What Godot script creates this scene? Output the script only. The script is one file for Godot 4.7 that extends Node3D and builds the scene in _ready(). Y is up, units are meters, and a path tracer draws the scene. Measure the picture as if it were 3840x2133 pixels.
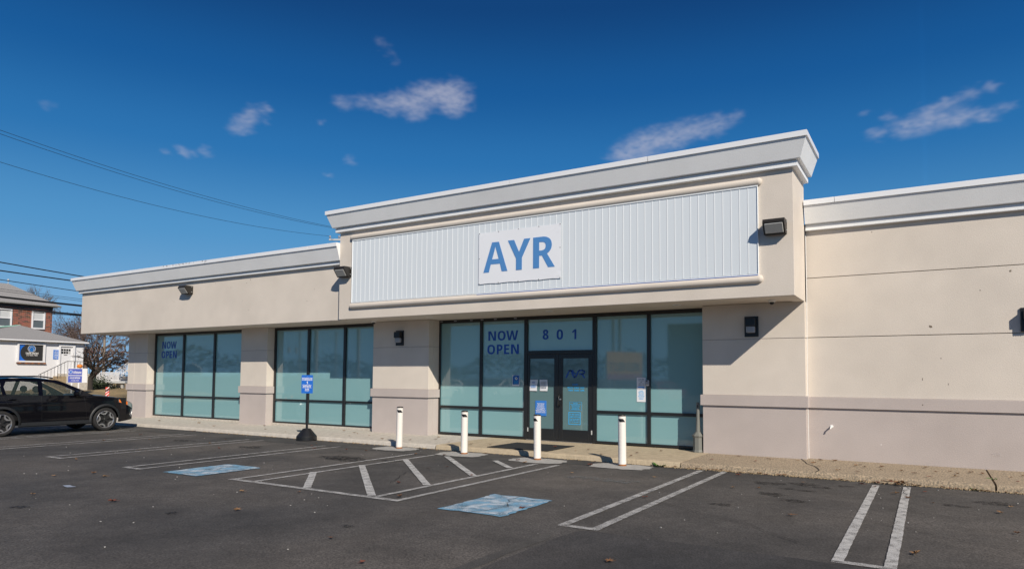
extends Node3D

# ---------------------------------------------------------------- small helpers
var M := {}
var taken := {}
var rng := RandomNumberGenerator.new()
const SUN := Vector3(0.645, 0.560, 0.519)

func _ready() -> void:
	rng.seed = 4
	make_camera()
	make_sky()
	make_sun()
	make_materials()
	make_ground()
	make_markings()
	make_store()
	make_sign_wall()
	make_fixtures()
	make_notices()
	make_bollards()
	make_street_things()
	make_car()
	make_houses()
	make_trees()
	make_wires()
	make_across_the_street()
	make_leaves()

func make_camera() -> void:
	# a 24 mm lens on a 36 x 24 mm frame; the lower part of the frame is cut away, which shifts the axis down
	var cam := Camera3D.new()
	cam.name = "camera"
	add_child(cam)
	cam.projection = Camera3D.PROJECTION_FRUSTUM
	cam.near = 0.1
	cam.far = 2000.0
	cam.keep_aspect = Camera3D.KEEP_HEIGHT
	cam.size = 0.1 * 2133.0 / 2560.0
	cam.frustum_offset = Vector2(0, 0.1 * (1280.0 - 1066.5) / 2560.0)
	cam.transform = Transform3D(Basis(Vector3.UP, 0.54877) * Basis(Vector3.RIGHT, 0.05367) * Basis(Vector3.BACK, 0.00698), Vector3(2.040, 1.62, 14.263))
	cam.current = true

func make_sun() -> void:
	var l := DirectionalLight3D.new()
	l.name = "sun"
	add_child(l)
	l.light_energy = 1.58
	l.light_color = Color(1.0, 0.955, 0.89)
	l.light_angular_distance = 0.5
	l.shadow_enabled = true
	l.look_at_from_position(Vector3.ZERO, -SUN)

# clear air: pale at the horizon, deep blue overhead, darkest at right angles to the sun; a few thin clouds
func make_sky() -> void:
	const W := 2048
	const H := 2048
	# clouds: puffs of azimuth (0 is -z, growing towards +x), elevation, radius (degrees) and density
	var clouds := [
		[[-2.95,17.93,0.37,0.5],[-1.04,18.0,0.55,0.8],[0.64,18.16,0.6,0.9],[2.25,18.13,0.52,0.85],[3.81,18.08,0.41,0.7],[5.17,18.23,0.26,0.45],[0.33,18.92,0.41,0.6],[1.64,19.2,0.4,0.65],[2.92,19.55,0.36,0.65],[4.24,19.74,0.26,0.5],[-3.81,19.36,0.27,0.3],[-2.05,18.98,0.3,0.35]],
		[[-22.31,18.0,0.63,0.6],[-21.2,18.47,0.84,0.8],[-19.66,19.0,0.87,0.85],[-17.92,19.39,0.77,0.8],[-16.21,19.76,0.68,0.75],[-14.52,20.07,0.55,0.7],[-13.07,20.36,0.35,0.5],[-14.32,19.31,0.32,0.3]],
		[[-45.78,21.63,0.44,0.5],[-44.16,21.87,0.45,0.4],[-42.63,21.89,0.53,0.6],[-41.09,22.0,0.62,0.75],[-39.75,22.08,0.79,0.85],[-38.86,22.92,0.62,0.7],[-37.74,22.88,0.58,0.7],[-36.72,22.82,0.84,1.0],[-36.48,22.04,0.63,0.85],[-39.73,21.19,0.46,0.4],[-41.74,21.26,0.37,0.25]],
		[[-53.93,18.95,0.41,0.5],[-53.16,19.53,0.45,0.6],[-52.69,20.17,0.41,0.55],[-51.7,20.64,0.23,0.4],[-53.04,18.78,0.26,0.4],[-51.67,19.62,0.19,0.25]],
		[[-59.01,16.45,0.21,0.4],[-57.57,16.82,0.25,0.45],[-57.28,16.48,0.21,0.45],[-56.17,16.86,0.29,0.5]],
		[[-66.27,18.21,0.3,0.25]],
		[[-42.61,26.17,0.4,0.2],[-41.82,25.43,0.28,0.15],[-41.58,24.87,0.28,0.12]],
		[[-46.93,16.12,0.2,0.35]],
		[[-45.04,17.29,0.29,0.3]],
		[[-47.55,20.08,0.2,0.3]],
	]
	for i in 9:   # the same thin clouds go on round the sky
		var az0 := 22.0 + 29.0 * i
		var el0 := rng.randf_range(14, 27)
		var puffs := []
		for k in 7: puffs.append([az0 + 1.3 * k, el0 + 0.35 * k + rng.randf_range(-0.3, 0.3), rng.randf_range(0.3, 0.8), rng.randf_range(0.4, 0.85)])
		clouds.append(puffs)
	var n := FastNoiseLite.new()
	n.seed = 12
	n.frequency = 0.9
	n.fractal_octaves = 5
	# clear air, worked out coarsely and smoothed up
	var stops := [[0.0, Vector3(0.245, 0.435, 0.660)], [5.0, Vector3(0.190, 0.405, 0.655)], [11.0, Vector3(0.090, 0.305, 0.590)], [17.5, Vector3(0.029, 0.182, 0.460)], [23.0, Vector3(0.0125, 0.114, 0.345)], [29.0, Vector3(0.0080, 0.064, 0.218)], [50.0, Vector3(0.008, 0.046, 0.172)], [90.0, Vector3(0.007, 0.042, 0.158)]]
	var small := Image.create(512, 512, false, Image.FORMAT_RGBF)
	for y in 512:
		var el := 90.0 - (y + 0.5) / 512.0 * 180.0
		var ce := cos(deg_to_rad(el))
		var se := sin(deg_to_rad(el))
		var c: Vector3 = stops[0][1]
		for k in stops.size() - 1:
			var f: float = (el - stops[k][0]) / (stops[k + 1][0] - stops[k][0])
			if el >= stops[k][0]: c = (stops[k][1] as Vector3).lerp(stops[k + 1][1], smoothstep(0.0, 1.0, f) * 0.35 + 0.65 * f)
		if el < 0: c = stops[0][1] * clampf(1.0 + el / 60.0, 0.4, 1.0)
		for x in 512:
			var az := (x + 0.5) / 512.0 * TAU
			var cs := sin(az) * ce * SUN.x + se * SUN.y - cos(az) * ce * SUN.z
			var f := 0.78 + 0.40 * cs * cs
			small.set_pixel(x, y, Color(c.x * f, c.y * (0.35 + 0.65 * f), c.z * (0.5 + 0.5 * f)))
	small.resize(W, H, Image.INTERPOLATE_CUBIC)
	var data := small.get_data().to_float32_array()
	for puffs in clouds:
		var a0 := 1e9
		var a1 := -1e9
		var e0 := 1e9
		var e1 := -1e9
		for p in puffs:
			a0 = minf(a0, p[0] - 1.8)
			a1 = maxf(a1, p[0] + 1.8)
			e0 = minf(e0, p[1] - 1.5)
			e1 = maxf(e1, p[1] + 1.5)
		for y in range(int((90.0 - e1) / 180.0 * H), int((90.0 - e0) / 180.0 * H)):
			var el := 90.0 - (y + 0.5) / H * 180.0
			var ce := cos(deg_to_rad(el))
			for xx in range(int(floor(a0 / 360.0 * W)), int(ceil(a1 / 360.0 * W))):
				var az := (xx + 0.5) / W * 360.0
				# torn edges: the place is pushed about by noise, streaked along the wind
				var wx := az + 0.55 * n.get_noise_2d(az * 0.55, el * 1.2) + 0.16 * n.get_noise_2d(az * 2.2 + 7, el * 3.4)
				var wy := el + 0.34 * n.get_noise_2d(az * 0.55 + 60, el * 1.2) + 0.11 * n.get_noise_2d(az * 2.2 + 31, el * 3.4)
				var dens := 0.0
				for p in puffs:
					var dx: float = (wx - p[0]) * ce / 1.45
					var dy: float = wy - p[1]
					dens += p[3] * exp(-(dx * dx + dy * dy) / (p[2] * p[2] * 0.95))
				if dens < 0.03: continue
				dens *= 0.90 + 0.70 * n.get_noise_2d(az * 1.1, el * 2.3) + 0.5 * n.get_noise_2d(az * 3.1, el * 5.0)
				var s := 0.70 * (1.0 - exp(-1.0 * maxf(0.0, dens - 0.03)))
				var i := (y * W + posmod(xx, W)) * 3
				data[i] = lerpf(data[i], 0.54, s)
				data[i + 1] = lerpf(data[i + 1], 0.54, s)
				data[i + 2] = lerpf(data[i + 2], 0.63, s)
	var im := Image.create_from_data(W, H, false, Image.FORMAT_RGBF, data.to_byte_array())
	var pm := PanoramaSkyMaterial.new()
	pm.panorama = ImageTexture.create_from_image(im)
	var sky := Sky.new()
	sky.sky_material = pm
	var e := Environment.new()
	e.background_mode = Environment.BG_SKY
	e.sky = sky
	e.tonemap_mode = Environment.TONE_MAPPER_LINEAR
	e.tonemap_exposure = 1.0
	e.sdfgi_enabled = true
	e.ssao_enabled = true
	e.ssil_enabled = true
	var w := WorldEnvironment.new()
	w.name = "environment"
	w.environment = e
	add_child(w)

func lin(r: float, g: float, b: float, a := 1.0) -> Color:
	var c := Color(r, g, b).linear_to_srgb()
	c.a = a
	return c

func numbered(called: String) -> String:
	if not taken.has(called):
		taken[called] = 0
		return called
	taken[called] += 1
	return "%s_%03d" % [called, taken[called]]

func tag(o: Node, label: String, category: String, group := "", kind := "") -> Node:
	if label: o.set_meta("label", label)
	if category: o.set_meta("category", category)
	if group: o.set_meta("group", group)
	if kind: o.set_meta("kind", kind)
	return o

func thing(called: String, label: String, category: String, at := Vector3.ZERO, turn := 0.0, group := "") -> Node3D:
	var o := Node3D.new()
	o.name = numbered(called)
	add_child(o)
	o.position = at
	o.rotation.y = turn
	tag(o, label, category, group)
	return o

func node(called: String, parent: Node, at := Vector3.ZERO, turn := 0.0) -> Node3D:
	var o := Node3D.new()
	o.name = called
	parent.add_child(o, true)
	o.position = at
	o.rotation.y = turn
	return o

func sh() -> SurfaceTool:
	var st := SurfaceTool.new()
	st.begin(Mesh.PRIMITIVE_TRIANGLES)
	st.set_smooth_group(-1)
	return st

func done(st: SurfaceTool, m: Material) -> ArrayMesh:
	st.generate_normals()
	var me := st.commit()
	me.surface_set_material(0, m)
	return me

func obj(called: String, st: SurfaceTool, m: Material, parent: Node = self) -> MeshInstance3D:
	return put(called, done(st, m), parent)

func put(called: String, me: Mesh, parent: Node = self, at := Vector3.ZERO, turn := 0.0) -> MeshInstance3D:
	var o := MeshInstance3D.new()
	o.name = numbered(called) if parent == self else called
	o.mesh = me
	parent.add_child(o, true)
	o.position = at
	o.rotation.y = turn
	return o

func struct(called: String, st: SurfaceTool, m: Material) -> MeshInstance3D:
	var o := obj(called, st, m)
	o.set_meta("kind", "structure")
	return o

# a b c d run counter-clockwise seen from outside
func quad(st: SurfaceTool, a: Vector3, b: Vector3, c: Vector3, d: Vector3) -> void:
	for v in [a, c, b, a, d, c]: st.add_vertex(v)

func tri(st: SurfaceTool, a: Vector3, b: Vector3, c: Vector3) -> void:
	for v in [a, c, b]: st.add_vertex(v)

func box(st: SurfaceTool, x0: float, x1: float, y0: float, y1: float, z0: float, z1: float, T := Transform3D()) -> void:
	var p := []
	for i in 8:
		p.append(T * Vector3(x1 if i & 1 else x0, y1 if i & 2 else y0, z1 if i & 4 else z0))
	quad(st, p[4], p[5], p[7], p[6])
	quad(st, p[1], p[0], p[2], p[3])
	quad(st, p[5], p[1], p[3], p[7])
	quad(st, p[0], p[4], p[6], p[2])
	quad(st, p[6], p[7], p[3], p[2])
	quad(st, p[0], p[1], p[5], p[4])

# a box whose twelve edges are chamfered by b
func bev(st: SurfaceTool, x0: float, x1: float, y0: float, y1: float, z0: float, z1: float, b := 0.01, T := Transform3D()) -> void:
	var lo := Vector3(x0, y0, z0)
	var hi := Vector3(x1, y1, z1)
	b = minf(b, 0.49 * minf(x1 - x0, minf(y1 - y0, z1 - z0)))
	var P := func(sx: int, sy: int, sz: int, ax: int) -> Vector3:
		var s := [sx, sy, sz]
		var v := Vector3()
		for k in 3:
			var e: float = hi[k] if s[k] > 0 else lo[k]
			v[k] = e if k == ax else e - s[k] * b
		return T * v
	for ax in 3:
		var u := (ax + 1) % 3
		var w := (ax + 2) % 3
		for s in [-1, 1]:
			var q := []
			for c in [[-1, -1], [1, -1], [1, 1], [-1, 1]]:
				var g := [0, 0, 0]
				g[ax] = s
				g[u] = c[0]
				g[w] = c[1]
				q.append(P.call(g[0], g[1], g[2], ax))
			if s > 0: quad(st, q[0], q[1], q[2], q[3])
			else: quad(st, q[3], q[2], q[1], q[0])
		for su in [-1, 1]:
			for sw in [-1, 1]:
				var g := [0, 0, 0]
				g[u] = su
				g[w] = sw
				g[ax] = -1
				var a: Vector3 = P.call(g[0], g[1], g[2], u)
				var d: Vector3 = P.call(g[0], g[1], g[2], w)
				g[ax] = 1
				var b2: Vector3 = P.call(g[0], g[1], g[2], u)
				var c2: Vector3 = P.call(g[0], g[1], g[2], w)
				if su * sw > 0: quad(st, a, d, c2, b2)
				else: quad(st, a, b2, c2, d)
	for sx in [-1, 1]:
		for sy in [-1, 1]:
			for sz in [-1, 1]:
				var a: Vector3 = P.call(sx, sy, sz, 0)
				var c: Vector3 = P.call(sx, sy, sz, 1)
				var d: Vector3 = P.call(sx, sy, sz, 2)
				if sx * sy * sz > 0: tri(st, a, c, d)
				else: tri(st, a, d, c)

func tube(st: SurfaceTool, pts: Array, radii: Array, sides := 8, caps := true, smooth := true) -> void:
	var rings := []
	var up := Vector3.UP
	for i in pts.size():
		var t: Vector3 = (pts[mini(i + 1, pts.size() - 1)] - pts[maxi(i - 1, 0)]).normalized()
		if absf(t.dot(up)) > 0.95: up = Vector3.RIGHT if absf(t.x) < 0.8 else Vector3.BACK
		var a := t.cross(up).normalized()
		var b := a.cross(t).normalized()
		var ring := []
		for k in sides:
			var an := TAU * k / sides
			ring.append(pts[i] + (a * cos(an) + b * sin(an)) * radii[mini(i, radii.size() - 1)])
		rings.append(ring)
	st.set_smooth_group(1 if smooth else -1)
	for i in pts.size() - 1:
		for k in sides:
			var k2 := (k + 1) % sides
			quad(st, rings[i][k], rings[i][k2], rings[i + 1][k2], rings[i + 1][k])
	st.set_smooth_group(-1)
	if caps:
		for k in range(1, sides - 1):
			tri(st, rings[0][0], rings[0][k + 1], rings[0][k])
			tri(st, rings[-1][0], rings[-1][k], rings[-1][k + 1])

# profile: Vector2(radius, y) from bottom to top, turned about y
func lathe(st: SurfaceTool, prof: Array, segs := 24, T := Transform3D(), smooth := true) -> void:
	for i in prof.size() - 1:
		st.set_smooth_group(10 + i if smooth else -1)
		for k in segs:
			var a0 := TAU * k / segs
			var a1 := TAU * (k + 1) / segs
			var f := func(p: Vector2, a: float) -> Vector3: return T * Vector3(p.x * sin(a), p.y, p.x * cos(a))
			var A: Vector3 = f.call(prof[i], a0)
			var B: Vector3 = f.call(prof[i], a1)
			var Cc: Vector3 = f.call(prof[i + 1], a1)
			var D: Vector3 = f.call(prof[i + 1], a0)
			if prof[i].x < 1e-5: tri(st, A, Cc, D)
			elif prof[i + 1].x < 1e-5: tri(st, A, B, D)
			else: quad(st, A, B, Cc, D)
	st.set_smooth_group(-1)

# polygon (counter-clockwise, in the xy of T) pushed out along +z by d
func prism(st: SurfaceTool, poly: PackedVector2Array, d: float, T := Transform3D()) -> void:
	if Geometry2D.is_polygon_clockwise(poly): poly.reverse()
	var ix := Geometry2D.triangulate_polygon(poly)
	for i in range(0, ix.size(), 3):
		var p := []
		for k in 3: p.append(poly[ix[i + k]])
		if (p[1] - p[0]).cross(p[2] - p[0]) < 0: p.reverse()
		tri(st, T * Vector3(p[0].x, p[0].y, d), T * Vector3(p[1].x, p[1].y, d), T * Vector3(p[2].x, p[2].y, d))
		tri(st, T * Vector3(p[0].x, p[0].y, 0), T * Vector3(p[2].x, p[2].y, 0), T * Vector3(p[1].x, p[1].y, 0))
	for i in poly.size():
		var a := poly[i]
		var b := poly[(i + 1) % poly.size()]
		quad(st, T * Vector3(a.x, a.y, 0), T * Vector3(b.x, b.y, 0), T * Vector3(b.x, b.y, d), T * Vector3(a.x, a.y, d))

# sheet lying on the ground from a plan polygon (x, z)
func sheet(st: SurfaceTool, poly: PackedVector2Array, y: float) -> void:
	var ix := Geometry2D.triangulate_polygon(poly)
	for i in range(0, ix.size(), 3):
		var p := []
		for k in 3: p.append(Vector3(poly[ix[i + k]].x, y, poly[ix[i + k]].y))
		if (p[1] - p[0]).cross(p[2] - p[0]).y < 0: p.reverse()
		tri(st, p[0], p[1], p[2])

func rect(x0: float, x1: float, z0: float, z1: float) -> PackedVector2Array:
	return PackedVector2Array([Vector2(x0, z0), Vector2(x1, z0), Vector2(x1, z1), Vector2(x0, z1)])

# a stroke of width w between two plan points
func stroke(a: Vector2, b: Vector2, w: float) -> PackedVector2Array:
	var n := (b - a).normalized().orthogonal() * w / 2
	return PackedVector2Array([a + n, b + n, b - n, a - n])

# ragged outline, so that a laid sheet has no ruler-straight edge
func ragged(poly: PackedVector2Array, step: float, amp: float) -> PackedVector2Array:
	var out := PackedVector2Array()
	for i in poly.size():
		var a := poly[i]
		var b := poly[(i + 1) % poly.size()]
		var n := maxi(1, int(a.distance_to(b) / step))
		for k in n:
			out.append(a.lerp(b, float(k) / n) + Vector2(rng.randf_range(-amp, amp), rng.randf_range(-amp, amp)))
	return out

# ---------------------------------------------------------------- textures and materials
func grey_noise(size: int, sd: int, freq: float, oct := 3, kind := FastNoiseLite.TYPE_SIMPLEX_SMOOTH) -> PackedByteArray:
	var n := FastNoiseLite.new()
	n.seed = sd
	n.frequency = freq
	n.noise_type = kind
	n.fractal_octaves = oct
	n.fractal_type = FastNoiseLite.FRACTAL_FBM if oct > 1 else FastNoiseLite.FRACTAL_NONE
	var im := n.get_seamless_image(size, size)
	im.convert(Image.FORMAT_L8)
	return im.get_data()

# layers of noise, each pushing the base value up and down; speck: share of lighter and darker grains
func grain(size: int, layers: Array, speck_light := 0.0, speck_dark := 0.0, tint := Vector3.ZERO, amp := 1.0) -> ImageTexture:
	var r := RandomNumberGenerator.new()
	r.seed = 77 + size + layers.size()
	var data := PackedByteArray()
	data.resize(size * size * 3)
	var src := []
	for l in layers: src.append(grey_noise(size, l[0], l[1], l[2]))
	for i in size * size:
		var v := 0.75
		for k in layers.size(): v += (float(src[k][i]) / 255.0 - 0.5) * float(layers[k][3])
		var t := (float(src[0][i]) / 255.0 - 0.5) * 2.0
		var q := r.randf()
		if q < speck_light: v += 0.32 * amp * r.randf()
		elif q > 1.0 - speck_dark: v -= 0.35 * amp * r.randf()
		data[i * 3] = clampi(int(255 * (v + tint.x * t)), 0, 255)
		data[i * 3 + 1] = clampi(int(255 * (v + tint.y * t)), 0, 255)
		data[i * 3 + 2] = clampi(int(255 * (v + tint.z * t)), 0, 255)
	return ImageTexture.create_from_image(Image.create_from_data(size, size, false, Image.FORMAT_RGB8, data))

# white with an alpha that is worn away where the noise is low
func worn(size: int, sd: int, cover: float, soft: float, fine: float, coarse_freq := 0.012, patchy := 0.35) -> ImageTexture:
	var r := RandomNumberGenerator.new()
	r.seed = sd
	var a := grey_noise(size, sd, coarse_freq, 4)
	var b := grey_noise(size, sd + 5, 0.11, 2)
	var data := PackedByteArray()
	data.resize(size * size * 4)
	for i in size * size:
		var v := 0.5 + (float(a[i]) / 255.0 - 0.5) * patchy + (float(b[i]) / 255.0 - 0.5) * patchy * 0.35 + (r.randf() - 0.5) * fine
		var al := clampf((v - (1.0 - cover)) / soft, 0.0, 1.0)
		var s := 235 + int(20 * (float(b[i]) / 255.0))
		data[i * 4] = s
		data[i * 4 + 1] = s
		data[i * 4 + 2] = s
		data[i * 4 + 3] = int(255 * al)
	return ImageTexture.create_from_image(Image.create_from_data(size, size, false, Image.FORMAT_RGBA8, data))

func std(c: Color, rough := 0.8, spec := 0.5, metal := 0.0) -> StandardMaterial3D:
	var m := StandardMaterial3D.new()
	m.albedo_color = c
	m.roughness = rough
	m.metallic_specular = spec
	m.metallic = metal
	if c.a < 1.0: m.transparency = BaseMaterial3D.TRANSPARENCY_ALPHA
	return m

func textured(c: Color, rough: float, t: Texture2D, scale: float, coarse: Texture2D = null, coarse_scale := 0.05, bump: Texture2D = null, bump_cm := 0.0) -> StandardMaterial3D:
	var m := std(c, rough)
	m.albedo_texture = t
	m.uv1_triplanar = true
	m.uv1_world_triplanar = true
	m.uv1_scale = Vector3.ONE * scale
	if coarse:
		m.detail_enabled = true
		m.detail_blend_mode = BaseMaterial3D.BLEND_MODE_MUL
		m.detail_albedo = coarse
		m.detail_uv_layer = BaseMaterial3D.DETAIL_UV_2
		m.uv2_triplanar = true
		m.uv2_world_triplanar = true
		m.uv2_scale = Vector3.ONE * coarse_scale
	if bump:
		m.heightmap_enabled = true
		m.heightmap_texture = bump
		m.heightmap_scale = bump_cm
	return m

func paint(c: Color, t: Texture2D, scale: float) -> StandardMaterial3D:
	var m := std(c, 0.75)
	m.transparency = BaseMaterial3D.TRANSPARENCY_ALPHA
	m.albedo_texture = t
	m.uv1_triplanar = true
	m.uv1_world_triplanar = true
	m.uv1_scale = Vector3.ONE * scale
	return m

func make_materials() -> void:
	var fine := grain(512, [[1, 0.09, 2, 0.16], [2, 0.03, 3, 0.06]], 0.0, 0.0)
	var blotch := grain(512, [[3, 0.006, 4, 0.16], [4, 0.03, 3, 0.05]], 0.0, 0.0, Vector3(0.012, 0.0, -0.012))
	var gravel := grain(1024, [[5, 0.20, 2, 0.40], [6, 0.05, 2, 0.10]], 0.05, 0.10, Vector3.ZERO, 1.3)
	var lot_coarse := grain(1024, [[7, 0.005, 5, 0.30], [8, 0.022, 4, 0.20], [9, 0.11, 2, 0.10]], 0.0, 0.0, Vector3(0.02, 0.003, -0.02))
	var pebble := grain(1024, [[11, 0.13, 2, 0.55], [12, 0.03, 2, 0.1]], 0.10, 0.08, Vector3(0.03, 0.0, -0.03))
	var smooth_concrete := grain(512, [[13, 0.02, 4, 0.13], [14, 0.12, 2, 0.08]], 0.01, 0.02)
	var k := 1.0 / 0.53   # the textures average about three quarters of white; in linear light about 0.53
	var S := func(r: float, g: float, b: float) -> Color: return lin(minf(1.0, r * k), minf(1.0, g * k), minf(1.0, b * k))
	var k2 := k * k
	var S2 := func(r: float, g: float, b: float) -> Color: return lin(minf(1.0, r * k2), minf(1.0, g * k2), minf(1.0, b * k2))
	# stucco: the light textures average higher, so they get their own helper below
	M.stucco = stucco(lin(0.695, 0.635, 0.575))
	M.stucco_base = stucco(lin(0.505, 0.45, 0.435))
	M.white_trim = stucco(lin(0.88, 0.90, 0.93), 0.5)
	M.coping = std(lin(0.78, 0.80, 0.83), 0.35)
	M.asphalt = textured(S2.call(0.068, 0.063, 0.059), 0.92, gravel, 0.15, lot_coarse, 0.036, gravel, 0.4)
	M.asphalt_new = textured(S2.call(0.045, 0.043, 0.043), 0.9, gravel, 0.17, lot_coarse, 0.05, gravel, 0.4)
	M.asphalt_strip = textured(S2.call(0.054, 0.052, 0.050), 0.9, gravel, 0.3, lot_coarse, 0.06, gravel, 0.3)
	M.concrete = textured(S.call(0.50, 0.465, 0.41), 0.9, smooth_concrete, 0.5)
	M.concrete_tan = textured(S.call(0.44, 0.365, 0.255), 0.9, smooth_concrete, 0.4)
	M.aggregate = textured(S.call(0.325, 0.262, 0.188), 0.95, pebble, 0.2, M._sb, 0.12, pebble, 0.3)
	M.patch = textured(S.call(0.36, 0.355, 0.34), 0.9, smooth_concrete, 0.9)
	M.line = paint(lin(0.54, 0.54, 0.53), worn(1024, 21, 0.80, 0.5, 0.8, 0.012, 0.5), 0.37)
	M.line_fresh = paint(lin(0.58, 0.58, 0.57), worn(1024, 22, 0.92, 0.5, 0.6, 0.014, 0.5), 0.37)
	M.line_thin = paint(lin(0.5, 0.5, 0.49), worn(1024, 23, 0.74, 0.5, 0.8, 0.010, 0.5), 0.37)
	M.blue_paint = paint(lin(0.20, 0.43, 0.62), worn(1024, 24, 0.88, 0.45, 0.6, 0.006, 0.6), 0.33)
	M.blue_white = paint(lin(0.52, 0.62, 0.70), worn(1024, 25, 0.60, 0.45, 0.6, 0.007, 1.3), 0.41)
	M.crack = std(lin(0.012, 0.011, 0.010), 1.0)
	M.oil = paint(lin(0.018, 0.017, 0.016), worn(512, 26, 0.72, 0.6, 0.2, 0.02, 0.9), 0.9)
	M.grime = paint(lin(0.26, 0.21, 0.16), worn(256, 41, 0.80, 0.6, 0.3), 3.0)
	M.grime_thin = paint(lin(0.22, 0.20, 0.17), worn(256, 42, 0.66, 0.6, 0.3, 0.05, 0.8), 4.0)
	M.white_smudge = paint(lin(0.68, 0.62, 0.60), worn(256, 43, 0.6, 0.6, 0.3), 2.0)
	M.sign_panel = std(lin(0.67, 0.73, 0.78), 0.42)
	M.sign_rib = std(lin(0.80, 0.84, 0.87), 0.4)
	M.blue_edge = std(lin(0.12, 0.20, 0.50), 0.4)
	M.banner = std(lin(0.79, 0.82, 0.87), 0.5)
	M.letter_blue = std(lin(0.082, 0.25, 0.56), 0.5)
	M.frame = std(lin(0.012, 0.013, 0.014), 0.38)
	M.frame.clearcoat_enabled = true
	M.frame.clearcoat = 0.3
	M.film = std(lin(0.215, 0.405, 0.435), 0.035, 0.707)
	M.film.clearcoat_enabled = true
	M.film.clearcoat = 0.7
	M.film.clearcoat_roughness = 0.02
	M.door_film = std(lin(0.115, 0.205, 0.22), 0.035, 0.707)
	M.decal_blue = std(lin(0.011, 0.078, 0.43), 0.4)
	M.decal_light = std(lin(0.03, 0.30, 0.80), 0.5)
	M.decal_cyan = std(lin(0.06, 0.42, 0.80), 0.5)
	M.poster_blue = std(lin(0.04, 0.20, 0.62), 0.5)
	M.poster_navy = std(lin(0.01, 0.13, 0.42), 0.5)
	M.paper = std(lin(0.74, 0.76, 0.80), 0.7)
	M.ink = std(lin(0.25, 0.27, 0.33), 0.8)
	M.white = std(lin(0.78, 0.78, 0.77), 0.5)
	M.bollard = std(lin(0.80, 0.765, 0.715), 0.42)
	M.rust = std(lin(0.30, 0.12, 0.04), 0.9)
	M.black = std(lin(0.008, 0.008, 0.009), 0.5)
	M.black_plastic = std(lin(0.011, 0.012, 0.014), 0.38)
	M.rubber = std(lin(0.017, 0.017, 0.018), 0.85)
	M.mat = textured(S.call(0.012, 0.0125, 0.014), 0.95, smooth_concrete, 6.0)
	M.bronze = std(lin(0.022, 0.019, 0.016), 0.45)
	M.lens = std(lin(0.42, 0.42, 0.40), 0.25)
	M.frost = std(lin(0.35, 0.37, 0.42), 0.3)
	M.clear = std(lin(0.7, 0.75, 0.75, 0.25), 0.05)
	M.grey_plastic = std(lin(0.17, 0.175, 0.16), 0.55)
	M.galv = std(lin(0.45, 0.47, 0.48), 0.5)
	M.steel = std(lin(0.5, 0.5, 0.5), 0.3, 0.5, 0.8)
	M.sign_blue = std(lin(0.015, 0.135, 0.56), 0.4)
	M.leaf = []
	for c in [[0.15, 0.075, 0.035], [0.20, 0.11, 0.05], [0.10, 0.05, 0.027], [0.14, 0.045, 0.028], [0.25, 0.15, 0.075]]:
		M.leaf.append(std(lin(c[0], c[1], c[2]), 0.8))
	M.green = std(lin(0.06, 0.16, 0.02), 0.7)
	M.wood_pole = textured(S.call(0.25, 0.21, 0.17), 0.9, fine, 0.7)
	M.wire = std(lin(0.006, 0.006, 0.007), 0.6)
	M.car_paint = std(lin(0.0025, 0.0025, 0.0045), 0.3, 0.25)
	M.car_paint.clearcoat_enabled = true
	M.car_paint.clearcoat = 0.55
	M.car_paint.clearcoat_roughness = 0.03
	M.cladding = std(lin(0.014, 0.016, 0.019), 0.55)
	M.car_glass = std(lin(0.05, 0.07, 0.06, 0.42), 0.02)
	M.seat = std(lin(0.012, 0.012, 0.013), 0.8)
	M.rim = std(lin(0.55, 0.55, 0.56), 0.28, 0.5, 0.85)
	M.rim_dark = std(lin(0.02, 0.02, 0.021), 0.4)
	M.amber = std(lin(0.85, 0.19, 0.015), 0.15)
	M.headlight = std(lin(0.25, 0.30, 0.30), 0.1)
	M.house_white = textured(lin(0.72, 0.73, 0.76), 0.8, M._st, 0.3)
	M.shingle = textured(S.call(0.29, 0.285, 0.28), 0.95, pebble, 0.5)
	M.brick = brick_material()
	M.pane_dark = std(lin(0.10, 0.12, 0.13), 0.08)
	M.blind = std(lin(0.50, 0.52, 0.53), 0.6)
	M.copper = std(lin(0.22, 0.42, 0.36), 0.7)
	M.bark = textured(S.call(0.034, 0.028, 0.024), 0.95, fine, 2.0)
	M.bark_red = textured(S.call(0.135, 0.10, 0.09), 0.95, fine, 2.0)
	M.bark_grey = textured(S.call(0.16, 0.13, 0.11), 0.95, fine, 2.0)
	M.berry = std(lin(0.16, 0.03, 0.03), 0.8)
	M.evergreen = std(lin(0.035, 0.05, 0.022), 0.9)
	M.dry_grass = textured(S2.call(0.30, 0.205, 0.095), 1.0, pebble, 0.5, lot_coarse, 0.1)
	M.pumpkin = std(lin(0.72, 0.22, 0.02), 0.5)
	M.red = std(lin(0.65, 0.05, 0.03), 0.5)
	M.yellow = std(lin(0.75, 0.38, 0.05), 0.5)
	M.pink = std(lin(0.5, 0.13, 0.15), 0.5)
	M.black_ink = std(lin(0.02, 0.02, 0.02), 0.6)
	M.sandstone = textured(S.call(0.34, 0.26, 0.16), 0.9, smooth_concrete, 1.0)

func stucco(c: Color, rough := 0.92) -> StandardMaterial3D:
	if not M.has("_st"):
		M._st = soft_grain(1024, 31, 0.07, 0.075)
		M._sb = soft_grain(512, 33, 0.008, 0.038)
		M._sh = grain(512, [[35, 0.12, 3, 0.9]], 0.0, 0.0)
	var m := textured(c, rough, M._st, 0.7, M._sb, 0.11, M._sh, 0.22)
	return m

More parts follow.
